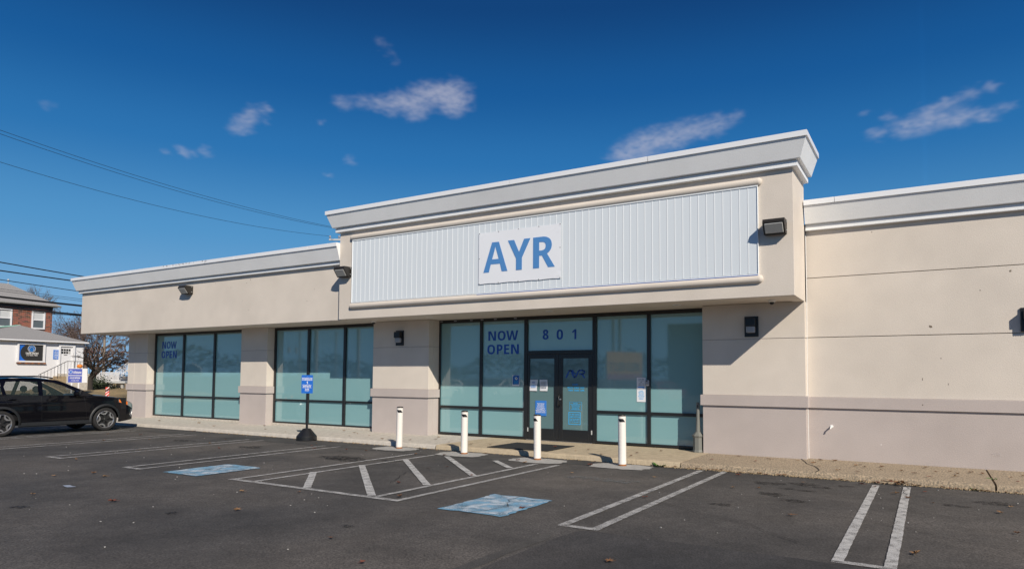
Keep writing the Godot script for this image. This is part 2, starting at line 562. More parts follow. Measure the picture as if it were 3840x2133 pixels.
# close to white, so that the base colour stays what it says
func soft_grain(size: int, sd: int, freq: float, amp: float) -> ImageTexture:
	var a := grey_noise(size, sd, freq, 4)
	var b := grey_noise(size, sd + 1, freq * 4.0, 2)
	var data := PackedByteArray()
	data.resize(size * size * 3)
	for i in size * size:
		var v := 0.985 + (float(a[i]) / 255.0 - 0.5) * amp * 1.6 + (float(b[i]) / 255.0 - 0.5) * amp * 0.6
		var w := clampi(int(255 * v), 0, 255)
		data[i * 3] = w
		data[i * 3 + 1] = w
		data[i * 3 + 2] = clampi(w - 1, 0, 255)
	return ImageTexture.create_from_image(Image.create_from_data(size, size, false, Image.FORMAT_RGB8, data))

func brick_material() -> StandardMaterial3D:
	# far away, a brick is under two pixels there: courses of mixed red and dark brick as colour
	var im := Image.create(256, 256, false, Image.FORMAT_RGB8)
	im.fill(Color(0.62, 0.52, 0.46))
	var r := RandomNumberGenerator.new()
	r.seed = 5
	for row in 32:
		for col in 9:
			var c := Color(0.42 + r.randf() * 0.14, 0.20 + r.randf() * 0.08, 0.15 + r.randf() * 0.06)
			if r.randf() < 0.3: c = Color(0.22, 0.13, 0.12)
			im.fill_rect(Rect2i(col * 32 - (16 if row % 2 else 0), row * 8, 30, 6), c)
	var m := textured(Color.WHITE, 0.9, ImageTexture.create_from_image(im), 0.42)
	m.texture_filter = BaseMaterial3D.TEXTURE_FILTER_LINEAR
	return m

# a line of print too small to read: word-long dashes of letter-high strokes
func scribble(called: String, parent: Node, at: Vector3, w: float, h: float, m: Material, turn := 0.0, depth := 0.002) -> void:
	var st := sh()
	var T := Transform3D(Basis(Vector3.UP, turn), at)
	var x := -w / 2
	while x < w / 2 - h * 0.5:
		var word := minf(h * rng.randf_range(2.0, 5.0), w / 2 - x)
		var c := x
		while c < x + word - h * 0.3:
			var lw := h * rng.randf_range(0.45, 0.75)
			box(st, c, c + lw * 0.82, -h / 2 * rng.randf_range(0.7, 1.0), h / 2 * rng.randf_range(0.6, 1.0), 0, depth, T)
			c += lw
		x += word + h * 0.5
	obj(called, st, m, parent)

# lettering of real thickness, fitted to a width and a height, its centre at `at`
func text(called: String, words: String, parent: Node, at: Vector3, w: float, h: float, m: Material, turn := 0.0, bold := true, depth := 0.003) -> MeshInstance3D:
	var f := SystemFont.new()
	f.font_names = PackedStringArray(["Droid Sans"])
	f.font_weight = 700 if bold else 400
	var t := TextMesh.new()
	t.font = f
	t.text = words
	t.font_size = 32
	t.pixel_size = 0.01
	t.depth = 0.05
	t.curve_step = 4.0 if h < 0.1 else 0.6
	t.material = m
	var bb := t.get_aabb()
	var o := MeshInstance3D.new()
	o.name = called
	o.mesh = t
	parent.add_child(o, true)
	var s := Vector3(w / bb.size.x, h / bb.size.y, depth / 0.05)
	var c := bb.get_center()
	var R := Basis(Vector3.UP, turn)
	o.transform = Transform3D(R * Basis.from_scale(s), at - R * (c * s))
	return o

# ---------------------------------------------------------------- ground, kerb, pavement
const CURB := 1.88
const WALK := 0.10

func make_ground() -> void:
	var st := sh()
	# one sheet to the horizon; the part by the store is flat, the neighbour's lot beyond x -38 carries a bank of its own
	quad(st, Vector3(-900, 0, 900), Vector3(900, 0, 900), Vector3(900, 0, -900), Vector3(-900, 0, -900))
	var lot := struct("asphalt_ground", st, M.asphalt)
	# newer and darker asphalt in the driving lane, its joint on the line of the bay ends
	st = sh()
	var p := PackedVector2Array([Vector2(-1.14, 7.56)])
	for i in 60: p.append(Vector2(-1.14 + 9.1 * (i + 1) / 60.0, 7.55 + rng.randf_range(-0.015, 0.015) - 0.06 * (i / 60.0)))
	p.append_array([Vector2(8.0, 15.0), Vector2(-1.30, 15.0)])
	for i in 40: p.append(Vector2(-1.28 + rng.randf_range(-0.02, 0.02) + 0.05 * i / 40.0, 14.8 - 7.0 * i / 40.0))
	p.append(Vector2(-1.19, 7.66))
	sheet(st, p, 0.004)
	obj("lane_patch", st, M.asphalt_new, lot)
	# tack-coat band beside that joint
	st = sh()
	sheet(st, ragged(rect(-1.45, -1.30, 7.9, 14.5), 0.3, 0.03), 0.004)
	obj("joint_seal", st, M.asphalt_strip, lot)
	# infill strip along the kerb
	st = sh()
	var a := PackedVector2Array()
	for i in 80: a.append(Vector2(-26.0 + 23.2 * i / 79.0, CURB - 0.02))
	for i in 80: a.append(Vector2(-2.8 - 23.2 * i / 79.0, 2.86 + rng.randf_range(-0.04, 0.04) + (0.0 if i > 8 else -0.06 * (8 - i))))
	sheet(st, a, 0.004)
	obj("kerb_infill", st, M.asphalt_strip, lot)
	# concrete feet of the bollards
	for q in [[-8.32, 2.36, 0.62, 0.40], [-6.44, 2.42, 0.62, 0.42], [-4.55, 2.48, 0.66, 0.40], [-2.86, 2.38, 0.66, 0.40]]:
		st = sh()
		var o := PackedVector2Array()
		for k in 34:
			var an := TAU * k / 34.0
			var rr := 1.0 / maxf(absf(cos(an)), absf(sin(an))) * 0.5 + 0.42
			o.append(Vector2(q[0] + cos(an) * q[2] * rr * rng.randf_range(0.90, 1.06) * 0.95, maxf(CURB + 0.03, q[1] + sin(an) * q[3] * rr * rng.randf_range(0.88, 1.08))))
		sheet(st, o, 0.009)
		obj("concrete_patch", st, M.patch, lot)
	# pavement: pale concrete, a tan bay at the doors, exposed aggregate along the blank wall
	slab("pavement", -27.0, -7.55, M.concrete, 0.006)
	slab("pavement", -7.535, -1.90, M.concrete_tan, 0.008)
	slab("pavement", -1.885, 2.835, M.aggregate, 0.009)
	slab("pavement", 2.86, 12.0, M.aggregate, 0.009)
	# the wandering crack in the aggregate slab
	st = sh()
	var c := [Vector2(-0.10, 0.02), Vector2(0.02, 0.42), Vector2(0.10, 0.75), Vector2(0.27, 1.05), Vector2(0.36, 1.35), Vector2(0.42, 1.60), Vector2(0.40, 1.84)]
	for i in c.size() - 1: sheet(st, stroke(c[i], c[i + 1] + Vector2(0, 0.01), 0.016), WALK + 0.004)
	var k := obj("crack", st, M.crack, get_node("pavement_002"))
	k.set_meta("kind", "structure")
	# cracks in the asphalt
	for line in [[[3.0, 6.3], [2.6, 6.0], [2.2, 5.9], [1.8, 5.5], [1.2, 5.3], [0.6, 5.05]], [[3.9, 7.4], [3.2, 7.0], [2.9, 6.6], [2.3, 6.5]], [[2.6, 4.6], [2.1, 4.5], [1.7, 4.2], [1.2, 4.25], [0.4, 4.0]], [[-8.5, 7.5], [-8.4, 6.9], [-8.6, 6.6], [-8.4, 6.2]], [[-2.7, 7.6], [-2.5, 6.9], [-2.75, 6.5], [-2.72, 6.1]], [[1.71, 3.1], [1.69, 2.8], [1.73, 2.5], [1.7, 2.2]], [[0.9, 6.9], [0.2, 6.2], [-0.9, 5.6], [-2.0, 5.45]], [[-9.4, 3.3], [-8.6, 3.6], [-8.2, 4.4], [-8.5, 5.3]], [[-5.6, 5.2], [-5.2, 5.9], [-4.9, 6.4]]]:
		st = sh()
		var prev := Vector2(line[0][0], line[0][1])
		for i in range(1, line.size()):
			var nx := Vector2(line[i][0], line[i][1])
			var m := prev
			for s in 4:
				var q := prev.lerp(nx, (s + 1) / 4.0) + Vector2(rng.randf_range(-0.04, 0.04), rng.randf_range(-0.04, 0.04)) * (1.0 if s < 3 else 0.0)
				sheet(st, stroke(m, q, rng.randf_range(0.004, 0.011)), 0.0165)
				m = q
			prev = nx
		obj("crack", st, M.crack, lot)
	# grit and flecks lying about the lot
	st = sh()
	for i in 160:
		var zz := rng.randf_range(2.2, 12.5)
		var xx := rng.randf_range(-15.0, 4.5)
		var rr := rng.randf_range(0.003, 0.009)
		box(st, -rr, rr, 0.0, rr, -rr * 0.7, rr * 0.7, Transform3D(Basis(Vector3.UP, rng.randf() * TAU), Vector3(xx, 0.005, zz)))
	var grit := obj("grit", st, M.patch, lot)
	grit.set_meta("kind", "stuff")
	# a flattened scrap of grey litter
	st = sh()
	sheet(st, ragged(PackedVector2Array([Vector2(-8.75, 9.02), Vector2(-8.50, 9.06), Vector2(-8.56, 9.14), Vector2(-8.80, 9.10)]), 0.05, 0.01), 0.012)
	tag(obj("litter_scrap", st, M.frost), "flattened grey scrap of litter lying in the open lane", "litter")
	# oil drips in the bays
	for q in [[-0.10, 2.95, 0.20], [0.35, 2.75, 0.22], [0.62, 2.95, 0.15], [0.2, 3.35, 0.1], [0.1, 4.0, 0.2], [0.5, 3.4, 0.12], [0.45, 4.4, 0.16], [2.75, 3.1, 0.2], [-8.1, 4.3, 0.45], [-7.7, 4.45, 0.4], [-6.9, 4.1, 0.2], [2.3, 3.6, 0.14], [-11.2, 4.0, 0.35], [-0.3, 5.2, 0.13], [0.9, 2.6, 0.12], [-13.9, 3.9, 0.3], [-5.6, 9.4, 0.1], [-3.4, 8.8, 0.08], [-7.5, 10.2, 0.12]]:
		st = sh()
		var o := PackedVector2Array()
		for j in 18: o.append(Vector2(q[0], q[1]) + Vector2.from_angle(TAU * j / 18.0) * q[2] * rng.randf_range(0.55, 1.1) * Vector2(1.3, 0.8))
		sheet(st, o, 0.008)
		obj("oil_stain", st, M.oil, lot)
	# mound of dry grass and leaves beyond the store
	st = sh()
	st.set_smooth_group(1)
	var hill := func(x: float, z: float) -> float:
		var t := smoothstep(-36.5, -43.0, x)
		return 0.52 * t + 0.10 * t * sin(x * 0.55 + z * 0.3) * sin(z * 0.47) - 0.02
	for i in 40:
		for j in 30:
			var x0 := -36.5 - 70.0 * pow(i / 40.0, 1.4)
			var x1 := -36.5 - 70.0 * pow((i + 1) / 40.0, 1.4)
			var z0 := -60.0 + 75.0 * j / 30.0
			var z1 := -60.0 + 75.0 * (j + 1) / 30.0
			quad(st, Vector3(x1, hill.call(x1, z1), z1), Vector3(x0, hill.call(x0, z1), z1), Vector3(x0, hill.call(x0, z0), z0), Vector3(x1, hill.call(x1, z0), z0))
	struct("grass_bank", st, M.dry_grass)

# a pavement slab whose kerb edge is worn: little facets with broken aggregate
func slab(called: String, x0: float, x1: float, m: Material, rough: float) -> void:
	var st := sh()
	var n := int((x1 - x0) / (0.025 if x0 > -8 else 0.10))
	var top := []
	var mid := []
	var low := []
	var fn := FastNoiseLite.new()
	fn.seed = 70
	fn.frequency = 1.3
	fn.fractal_octaves = 4
	for i in n + 1:
		var x := lerpf(x0, x1, float(i) / n)
		var k := [0]
		var j := func(s: float) -> float:
			k[0] += 1
			return s * (1.6 * fn.get_noise_2d(x, 40.0 * k[0]) + rng.randf_range(-0.22, 0.22))
		top.append(Vector3(x, WALK - 0.004, CURB - 0.045 + j.call(rough)))
		mid.append(Vector3(x, WALK - 0.03 + j.call(rough * 0.6), CURB - 0.012 + j.call(rough)))
		low.append(Vector3(x, -0.02, CURB + 0.02 + j.call(rough)))
	var back := -0.62
	for i in n:
		quad(st, Vector3(top[i].x, WALK, back), top[i], top[i + 1], Vector3(top[i + 1].x, WALK, back))
		quad(st, top[i], mid[i], mid[i + 1], top[i + 1])
		quad(st, mid[i], low[i], low[i + 1], mid[i + 1])
	quad(st, Vector3(x1, -0.02, CURB), Vector3(x1, -0.02, back), Vector3(x1, WALK, back), Vector3(x1, WALK, CURB - 0.04))
	quad(st, Vector3(x0, -0.02, back), Vector3(x0, -0.02, CURB), Vector3(x0, WALK, CURB - 0.04), Vector3(x0, WALK, back))
	struct(called, st, m)

func make_markings() -> void:
	var lot := get_node("asphalt_ground")
	var put_line := func(called: String, a: Vector2, b: Vector2, w: float, m: Material, y := 0.0125) -> void:
		var st := sh()
		sheet(st, ragged(stroke(a, b, w), 0.07, 0.003), y)
		obj(called, st, m, lot)
	var pairs := [[-20.75, -20.33, 2.86, 7.4], [-18.14, -17.76, 2.86, 7.4], [-15.62, -15.14, 2.72, 7.4], [-12.82, -12.35, 2.75, 7.44], [-10.06, -9.63, 2.78, 7.46], [-1.44, -1.05, 2.03, 7.46], [1.305, 1.72, 2.22, 7.46]]
	for p in pairs:
		var m: Material = M.line if p[0] > -3 else M.line_thin
		put_line.call("parking_line", Vector2(p[0], p[2] + 0.05), Vector2(p[0], p[3]), 0.10, M.line_fresh if p[0] > 1.0 else m)
		put_line.call("parking_line", Vector2(p[1], p[2]), Vector2(p[1], p[3]), 0.10, M.line_fresh if p[0] > 1.0 else m)
		put_line.call("parking_line", Vector2(p[0] - 0.05, p[3] + 0.01), Vector2(p[1] + 0.05, p[3] + 0.01), 0.10, M.line, 0.0105)
	# the hatched aisle before the doors
	put_line.call("aisle_line", Vector2(-7.27, 2.9), Vector2(-7.29, 7.33), 0.09, M.line)
	put_line.call("aisle_line", Vector2(-6.80, 2.9), Vector2(-6.84, 7.30), 0.09, M.line)
	put_line.call("aisle_line", Vector2(-4.31, 2.95), Vector2(-4.37, 7.30), 0.09, M.line)
	put_line.call("aisle_line", Vector2(-3.88, 2.9), Vector2(-3.94, 7.38), 0.09, M.line)
	put_line.call("aisle_line", Vector2(-7.36, 7.33), Vector2(-3.90, 7.33), 0.11, M.line, 0.0105)
	for h in [[-6.88, 6.08, -5.71, 7.27], [-6.86, 4.95, -4.47, 7.25], [-6.78, 3.83, -4.42, 6.11], [-6.43, 2.94, -4.40, 4.92], [-5.23, 2.98, -4.41, 3.75]]:
		put_line.call("hatch_line", Vector2(h[0], h[1]), Vector2(h[2], h[3]), 0.115, M.line_fresh, 0.0145)
	# blue squares of the accessible bays, mostly worn off
	for x in [-8.51, -2.70]:
		var st := sh()
		sheet(st, ragged(rect(x - 0.46, x + 0.46, 6.2, 7.46), 0.09, 0.02), 0.0105)
		obj("blue_square", st, M.blue_paint, lot)
		st = sh()
		sheet(st, ragged(rect(x - 0.43, x + 0.43, 6.23, 7.43), 0.08, 0.03), 0.0135)
		obj("blue_square_wear", st, M.blue_white, lot)
	# a smear of orange marking paint
	var s2 := sh()
	sheet(s2, ragged(rect(2.98, 3.34, 5.55, 5.66), 0.03, 0.03), 0.0105)
	obj("paint_smear", s2, paint(lin(0.42, 0.22, 0.17), worn(512, 61, 0.62, 0.5, 0.8, 0.02, 0.8), 1.2), lot)
	var s3 := sh()
	sheet(s3, ragged(rect(-3.1, -1.9, 3.9, 4.25), 0.1, 0.06), 0.0105)
	obj("paint_smear", s3, paint(lin(0.16, 0.17, 0.175), worn(512, 62, 0.58, 0.6, 0.6, 0.012, 0.9), 0.6), lot)

# ---------------------------------------------------------------- the store
const RECESS := 0.012
const HEAD := 3.15          # underside of the canopies
const TOWER_X0 := -11.43
const TOWER_Z := 1.15
const WING_X0 := -24.92
const WING_Z := 1.0
const RIGHT_Z := -0.2

func make_store() -> void:
	var b := thing("store_building", "long beige stucco store with white cornices and teal film windows", "store", Vector3.ZERO)
	var st := sh()
	# the mass behind the fronts
	box(st, -23.3, -0.05, 0.0, 4.55, -16.0, -0.62)
	box(st, -0.05, 14.0, 0.0, 4.62, -16.0, RIGHT_Z - 0.05)
	obj("core", st, M.stucco, b)
	st = sh()
	box(st, -24.9, 14.2, 4.62, 4.72, -16.2, -0.30)
	obj("roof", st, M.asphalt_strip, b)
	st = sh()
	box(st, -23.46, -23.302, 0.05, 3.16, -16.0, -0.40)
	obj("side_wall", st, M.stucco, b)
	# piers, cut by real joints
	pier(b, -23.48, -22.25, -0.34, [-23.06], 0.0)
	pier(b, -16.97, -15.70, -0.34, [], 0.0)
	pier(b, -11.24, -9.265, -0.60, [], -0.21)
	pier(b, -2.0, 0.0, -0.60, [], 0.0)
	# blank wall beside the tower
	var w := node("wing_wall", b)
	var ys := [0.08, 1.08, 1.295, 2.452, 3.625, 4.60]
	for i in 5:
		st = sh()
		if i == 1: bev(st, 0.012, 14.0, ys[1], ys[2], -0.35, RIGHT_Z + 0.04, 0.006)
		else: bev(st, 0.012, 14.0, ys[i] + (0.006 if i > 2 else 0.001), ys[i + 1] - (0.006 if i > 1 and i < 4 else 0.001), -0.35, RIGHT_Z, 0.004)
		obj(["base_panel", "belt_course", "wall_panel", "wall_panel", "wall_panel"][i], st, M.stucco_base if i < 2 else M.stucco, w)
	st = sh()
	tube(st, [Vector3(0.007, 0.1, RIGHT_Z + 0.002), Vector3(0.004, 1.6, RIGHT_Z + 0.004), Vector3(0.01, 3.2, RIGHT_Z + 0.002), Vector3(0.007, 4.5, RIGHT_Z + 0.002)], [0.008], 6)
	obj("caulk_joint", st, M.white, w)
	# canopy over the left windows
	var c := node("canopy", b)
	st = sh()
	bev(st, WING_X0, TOWER_X0 - 0.001, HEAD, 4.66, WING_Z - 0.18, WING_Z, 0.006)
	obj("fascia", st, M.stucco, c)
	st = sh()
	bev(st, WING_X0, WING_X0 + 0.18, HEAD, 4.66, -16.0, WING_Z - 0.181, 0.006)
	obj("side_fascia", st, M.stucco, c)
	st = sh()
	box(st, WING_X0 + 0.181, TOWER_X0 + 0.05, HEAD + 0.012, HEAD + 0.1, -0.62, WING_Z - 0.181)
	box(st, WING_X0 + 0.181, -23.25, HEAD + 0.013, HEAD + 0.1, -16.0, -0.621)
	obj("soffit", st, M.stucco, c)
	# the tower over the doors
	var t := node("tower", b)
	st = sh()
	bev(st, TOWER_X0, 0.0, HEAD, 5.60, TOWER_Z - 0.2, TOWER_Z, 0.006)
	obj("fascia", st, M.stucco, t)
	st = sh()
	bev(st, -0.2, 0.0, HEAD, 5.60, -0.1, TOWER_Z - 0.201, 0.004)
	obj("side_fascia", st, M.stucco, t)
	st = sh()
	bev(st, TOWER_X0, TOWER_X0 + 0.2, HEAD + 0.02, 5.60, -0.1, TOWER_Z - 0.201, 0.004)
	obj("side_fascia", st, M.stucco, t)
	st = sh()
	box(st, TOWER_X0 + 0.201, -0.201, 4.6, 5.60, -0.1, -0.02)
	obj("back_wall", st, M.stucco, t)
	st = sh()
	box(st, TOWER_X0 + 0.051, -0.201, HEAD + 0.014, HEAD + 0.1, -0.621, TOWER_Z - 0.201)
	obj("soffit", st, M.stucco, t)
	st = sh()
	box(st, TOWER_X0 + 0.1, -0.1, 5.601, 5.68, -0.09, TOWER_Z - 0.1)
	obj("roof", st, M.asphalt_strip, t)
	# half-round mouldings that frame the sign
	for y in [5.308, 3.485]:
		st = sh()
		var pts := []
		var rad := []
		for i in 7:
			var a := i / 6.0 * PI / 2
			pts.append(Vector3(-11.02 + 0.07 * (1 - cos(a)), y, TOWER_Z + 0.004))
			rad.append(maxf(0.012, 0.078 * sin(a)))
		for i in 7:
			var a := (6 - i) / 6.0 * PI / 2
			pts.append(Vector3(-0.535 - 0.07 * (1 - cos(a)), y, TOWER_Z + 0.004))
			rad.append(maxf(0.012, 0.078 * sin(a)))
		tube(st, pts, rad, 18)
		obj("half_round_moulding", st, M.stucco, t)
	# small chips and drips that the years have left
	for q in [[-15.291, 4.515, 0.02, 0.06], [-15.469, 4.426, 0.02, 0.03], [-16.967, 4.513, 0.015, 0.04], [-15.629, 3.9, 0.015, 0.02], [-15.332, 3.599, 0.016, 0.03], [-12.832, 3.738, 0.022, 0.02], [-19.128, 4.049, 0.02, 0.02], [-16.209, 4.341, 0.015, 0.02], [-12.545, 4.059, 0.012, 0.03]]:
		mark(c, q[0], q[1], WING_Z + 0.002, q[2], q[3], M.grime)
	for q in [[3.279, 3.524, 0.04, 0.04], [1.176, 4.426, 0.02, 0.02], [2.842, 3.217, 0.02, 0.02], [1.938, 1.653, 0.012, 0.06], [2.334, 1.568, 0.012, 0.04], [2.232, 2.029, 0.015, 0.03], [2.085, 2.605, 0.05, 0.05]]:
		mark(w, q[0], q[1], RIGHT_Z + 0.002, q[2], q[3], M.grime)
	mark(w, 1.932, 1.187, RIGHT_Z + 0.042, 0.02, 0.025, M.grime)
	mark(w, 1.252, 0.433, RIGHT_Z + 0.002, 0.02, 0.02, M.white)
	mark(w, 3.0, 0.36, RIGHT_Z + 0.002, 0.14, 0.07, M.white_smudge)
	for i in 26:
		var x := -17.0 - absf(rng.randfn(0, 1.1))
		var h := rng.randf_range(0.02, 0.07) * (1.5 if i == 0 else 1.0)
		mark(c, x, 5.214 - h / 2, WING_Z + 0.2935, rng.randf_range(0.012, 0.06), h, M.grime_thin)
	# cornices
	cornice(node("cornice", b), [Vector2(WING_X0, -15.9), Vector2(WING_X0, WING_Z), Vector2(TOWER_X0 - 0.002, WING_Z)], 4.650, [1.9, 3.9, 6.2, 9.3, 12.4], 0.08)
	cornice(node("cornice", b), [Vector2(TOWER_X0, -0.08), Vector2(TOWER_X0, TOWER_Z), Vector2(0, TOWER_Z), Vector2(0, -0.08)], 5.488, [2.464, 5.538, 8.626], 0.10)
	cornice(node("cornice", b), [Vector2(0.022, RIGHT_Z), Vector2(14.0, RIGHT_Z)], 4.556, [0.55, 3.6, 6.7, 9.7], 0.10)
	# the glazing
	storefront(b, -22.249, -16.971, -0.27, [-20.50, -18.75])
	storefront(b, -15.699, -11.241, -0.27, [-14.15, -12.62])
	entrance(b)

# an irregular spot lying on a wall that faces us
func mark(n: Node3D, x: float, y: float, z: float, w: float, h: float, m: Material) -> void:
	var st := sh()
	var p := PackedVector2Array()
	for k in 9: p.append(Vector2(x, y) + Vector2.from_angle(TAU * k / 9.0) * Vector2(w, h) * rng.randf_range(0.35, 0.6))
	prism(st, p, 0.001, Transform3D(Basis(), Vector3(0, 0, z)))
	obj("stain", st, m, n)

func pier(b: Node3D, x0: float, x1: float, zb: float, cuts: Array, side_cut: float) -> void:
	var p := node("pier", b)
	var st := sh()
	box(st, x0 + RECESS, x1 - RECESS, 0.08, HEAD + 0.01, zb, -RECESS)
	obj("core", st, M.stucco_base, p)
	var xs := [x0] + cuts + [x1]
	var ys := [0.09, 1.085, 1.305, 2.44, HEAD + 0.008]
	for k in xs.size() - 1:
		var xa: float = xs[k] + (0.004 if k > 0 else 0.0)
		var xb: float = xs[k + 1] - (0.004 if k < xs.size() - 2 else 0.0)
		for i in 4:
			var ya: float = ys[i] + (0.006 if i == 3 else 0.001)
			var yb: float = ys[i + 1] - (0.006 if i == 2 else 0.001)
			var out := 0.042 if i == 1 else 0.0
			var m: Material = M.stucco_base if i < 2 else M.stucco
			var spans := [[zb, out]]
			if side_cut < 0.0: spans = [[zb, side_cut - 0.004], [side_cut + 0.004, out]]
			for s in spans:
				st = sh()
				bev(st, xa - (out if k == 0 else 0.0), xb + (out if k == xs.size() - 2 else 0.0), ya, yb, s[0], s[1], 0.004)
				obj(["base_panel", "belt_course", "panel", "panel"][i], st, m, p)

# path in plan, walked with the outside on the left-hand side seen from above (x right, z towards us)
func cornice(n: Node3D, path: Array, y0: float, seams: Array, trim_h: float) -> void:
	var at := func(i: int, out: float, y: float) -> Vector3:
		var p: Vector2 = path[i]
		var nrm := Vector2.ZERO
		if i > 0:
			var d: Vector2 = (path[i] - path[i - 1]).normalized()
			nrm += Vector2(-d.y, d.x)
		if i < path.size() - 1:
			var d: Vector2 = (path[i + 1] - path[i]).normalized()
			nrm += Vector2(-d.y, d.x)
		if i > 0 and i < path.size() - 1: pass
		return Vector3(p.x + nrm.x * out, y, p.y + nrm.y * out)
	var run := func(st: SurfaceTool, prof: Array) -> void:   # closed profile, Vector2(out, y), counter-clockwise with out to the right
		for i in path.size() - 1:
			for k in prof.size():
				var a: Vector2 = prof[k]
				var c: Vector2 = prof[(k + 1) % prof.size()]
				quad(st, at.call(i, a.x, a.y), at.call(i + 1, a.x, a.y), at.call(i + 1, c.x, c.y), at.call(i, c.x, c.y))
		for e in [0, path.size() - 1]:
			for k in range(1, prof.size() - 1):
				var q := [at.call(e, prof[0].x, prof[0].y), at.call(e, prof[k].x, prof[k].y), at.call(e, prof[k + 1].x, prof[k + 1].y)]
				if e == 0: tri(st, q[0], q[2], q[1])
				else: tri(st, q[0], q[1], q[2])
	var st := sh()
	run.call(st, [Vector2(0.001, y0), Vector2(0.085, y0), Vector2(0.09, y0 + 0.005), Vector2(0.09, y0 + trim_h - 0.005), Vector2(0.085, y0 + trim_h), Vector2(0.001, y0 + trim_h)])
	obj("lower_trim", st, M.white_trim, n)
	st = sh()
	var t := y0 + trim_h
	run.call(st, [Vector2(-0.1, t + 0.001), Vector2(0.07, t + 0.001), Vector2(0.07, t + 0.018), Vector2(0.145, t + 0.018), Vector2(0.152, t + 0.026), Vector2(0.268, y0 + 0.462), Vector2(-0.1, y0 + 0.462)])
	obj("sloped_band", st, M.white_trim, n)
	# the metal cap, in lengths with open seams along its front
	var front := 0
	for i in path.size() - 1:
		if path[i].distance_to(path[i + 1]) > path[front].distance_to(path[front + 1]) or absf(path[i].y - path[i + 1].y) < 0.01: front = i
	var prof := [Vector2(0.20, y0 + 0.463), Vector2(0.292, y0 + 0.463), Vector2(0.292, y0 + 0.560), Vector2(0.284, y0 + 0.566), Vector2(-0.12, y0 + 0.575), Vector2(-0.12, y0 + 0.463)]
	for i in path.size() - 1:
		if i != front:
			st = sh()
			cap_piece(st, at.bind(), i, 0.0, 1.0, prof)
			obj("metal_cap", st, M.coping, n)
			continue
		var length: float = path[i].distance_to(path[i + 1])
		var cutsx := [0.0] + seams + [length]
		for k in cutsx.size() - 1:
			if cutsx[k + 1] > length + 0.001: break
			st = sh()
			cap_piece(st, at, i, (cutsx[k] + (0.004 if k > 0 else 0.0)) / length, (cutsx[k + 1] - (0.004 if cutsx[k + 1] < length - 0.001 else 0.0)) / length, prof)
			obj("metal_cap", st, M.coping, n)

func cap_piece(st: SurfaceTool, at: Callable, i: int, f0: float, f1: float, prof: Array) -> void:
	var A := []
	var B := []
	for p in prof:
		var s: Vector3 = at.call(i, p.x, p.y)
		var e: Vector3 = at.call(i + 1, p.x, p.y)
		A.append(s.lerp(e, f0))
		B.append(s.lerp(e, f1))
	for k in prof.size():
		var k2 := (k + 1) % prof.size()
		quad(st, A[k], B[k], B[k2], A[k2])
	for k in range(1, prof.size() - 1):
		tri(st, A[0], A[k + 1], A[k])
		tri(st, B[0], B[k], B[k + 1])

# bars are separate bars, panes separate panes set 4 cm back
func bar(w: Node3D, called: String, x0: float, x1: float, y0: float, y1: float, z: float, depth := 0.10) -> void:
	var st := sh()
	bev(st, x0, x1, y0, y1, z - depth, z, 0.003)
	obj(called, st, M.frame, w)

func pane(w: Node3D, x0: float, x1: float, y0: float, y1: float, z: float, m: Material) -> void:
	var st := sh()
	var c := Vector3((x0 + x1) / 2, (y0 + y1) / 2, z)
	# no two panes stand quite in one plane
	var T := Transform3D(Basis.from_euler(Vector3(rng.randf_range(-0.0012, 0.0012), rng.randf_range(-0.0018, 0.0018), 0)), c)
	box(st, -(x1 - x0) / 2, (x1 - x0) / 2, -(y1 - y0) / 2, (y1 - y0) / 2, -0.012, 0.0, T)
	obj("pane", st, m, w)

func storefront(b: Node3D, x0: float, x1: float, z: float, mull: Array) -> void:
	var w := node("window", b)
	var xs := [x0] + mull + [x1]
	bar(w, "head_bar", x0, x1, 3.072, HEAD + 0.006, z)
	bar(w, "sill_bar", x0, x1, 0.168, 0.215, z)
	var st := sh()
	bev(st, x0, x1, 0.095, 0.167, z - 0.12, z + 0.03, 0.008)
	obj("sill_block", st, M.concrete, w)
	for i in xs.size():
		var c: float = xs[i]
		var a := c - 0.048
		var e := c + 0.048
		if i == 0:
			a = c
			e = c + 0.075
		if i == xs.size() - 1:
			a = c - 0.075
			e = c
		bar(w, "mullion", a, e, 0.216, 3.071, z + 0.002)
		if i < xs.size() - 1:
			var xl := e
			var xr: float = (xs[i + 1] - 0.048) if i + 1 < xs.size() - 1 else (xs[i + 1] - 0.075)
			bar(w, "cross_bar", xl + 0.001, xr - 0.001, 0.862, 0.918, z)
			pane(w, xl, xr, 0.216, 0.861, z - 0.045, M.film)
			pane(w, xl, xr, 0.919, 3.071, z - 0.045, M.film)

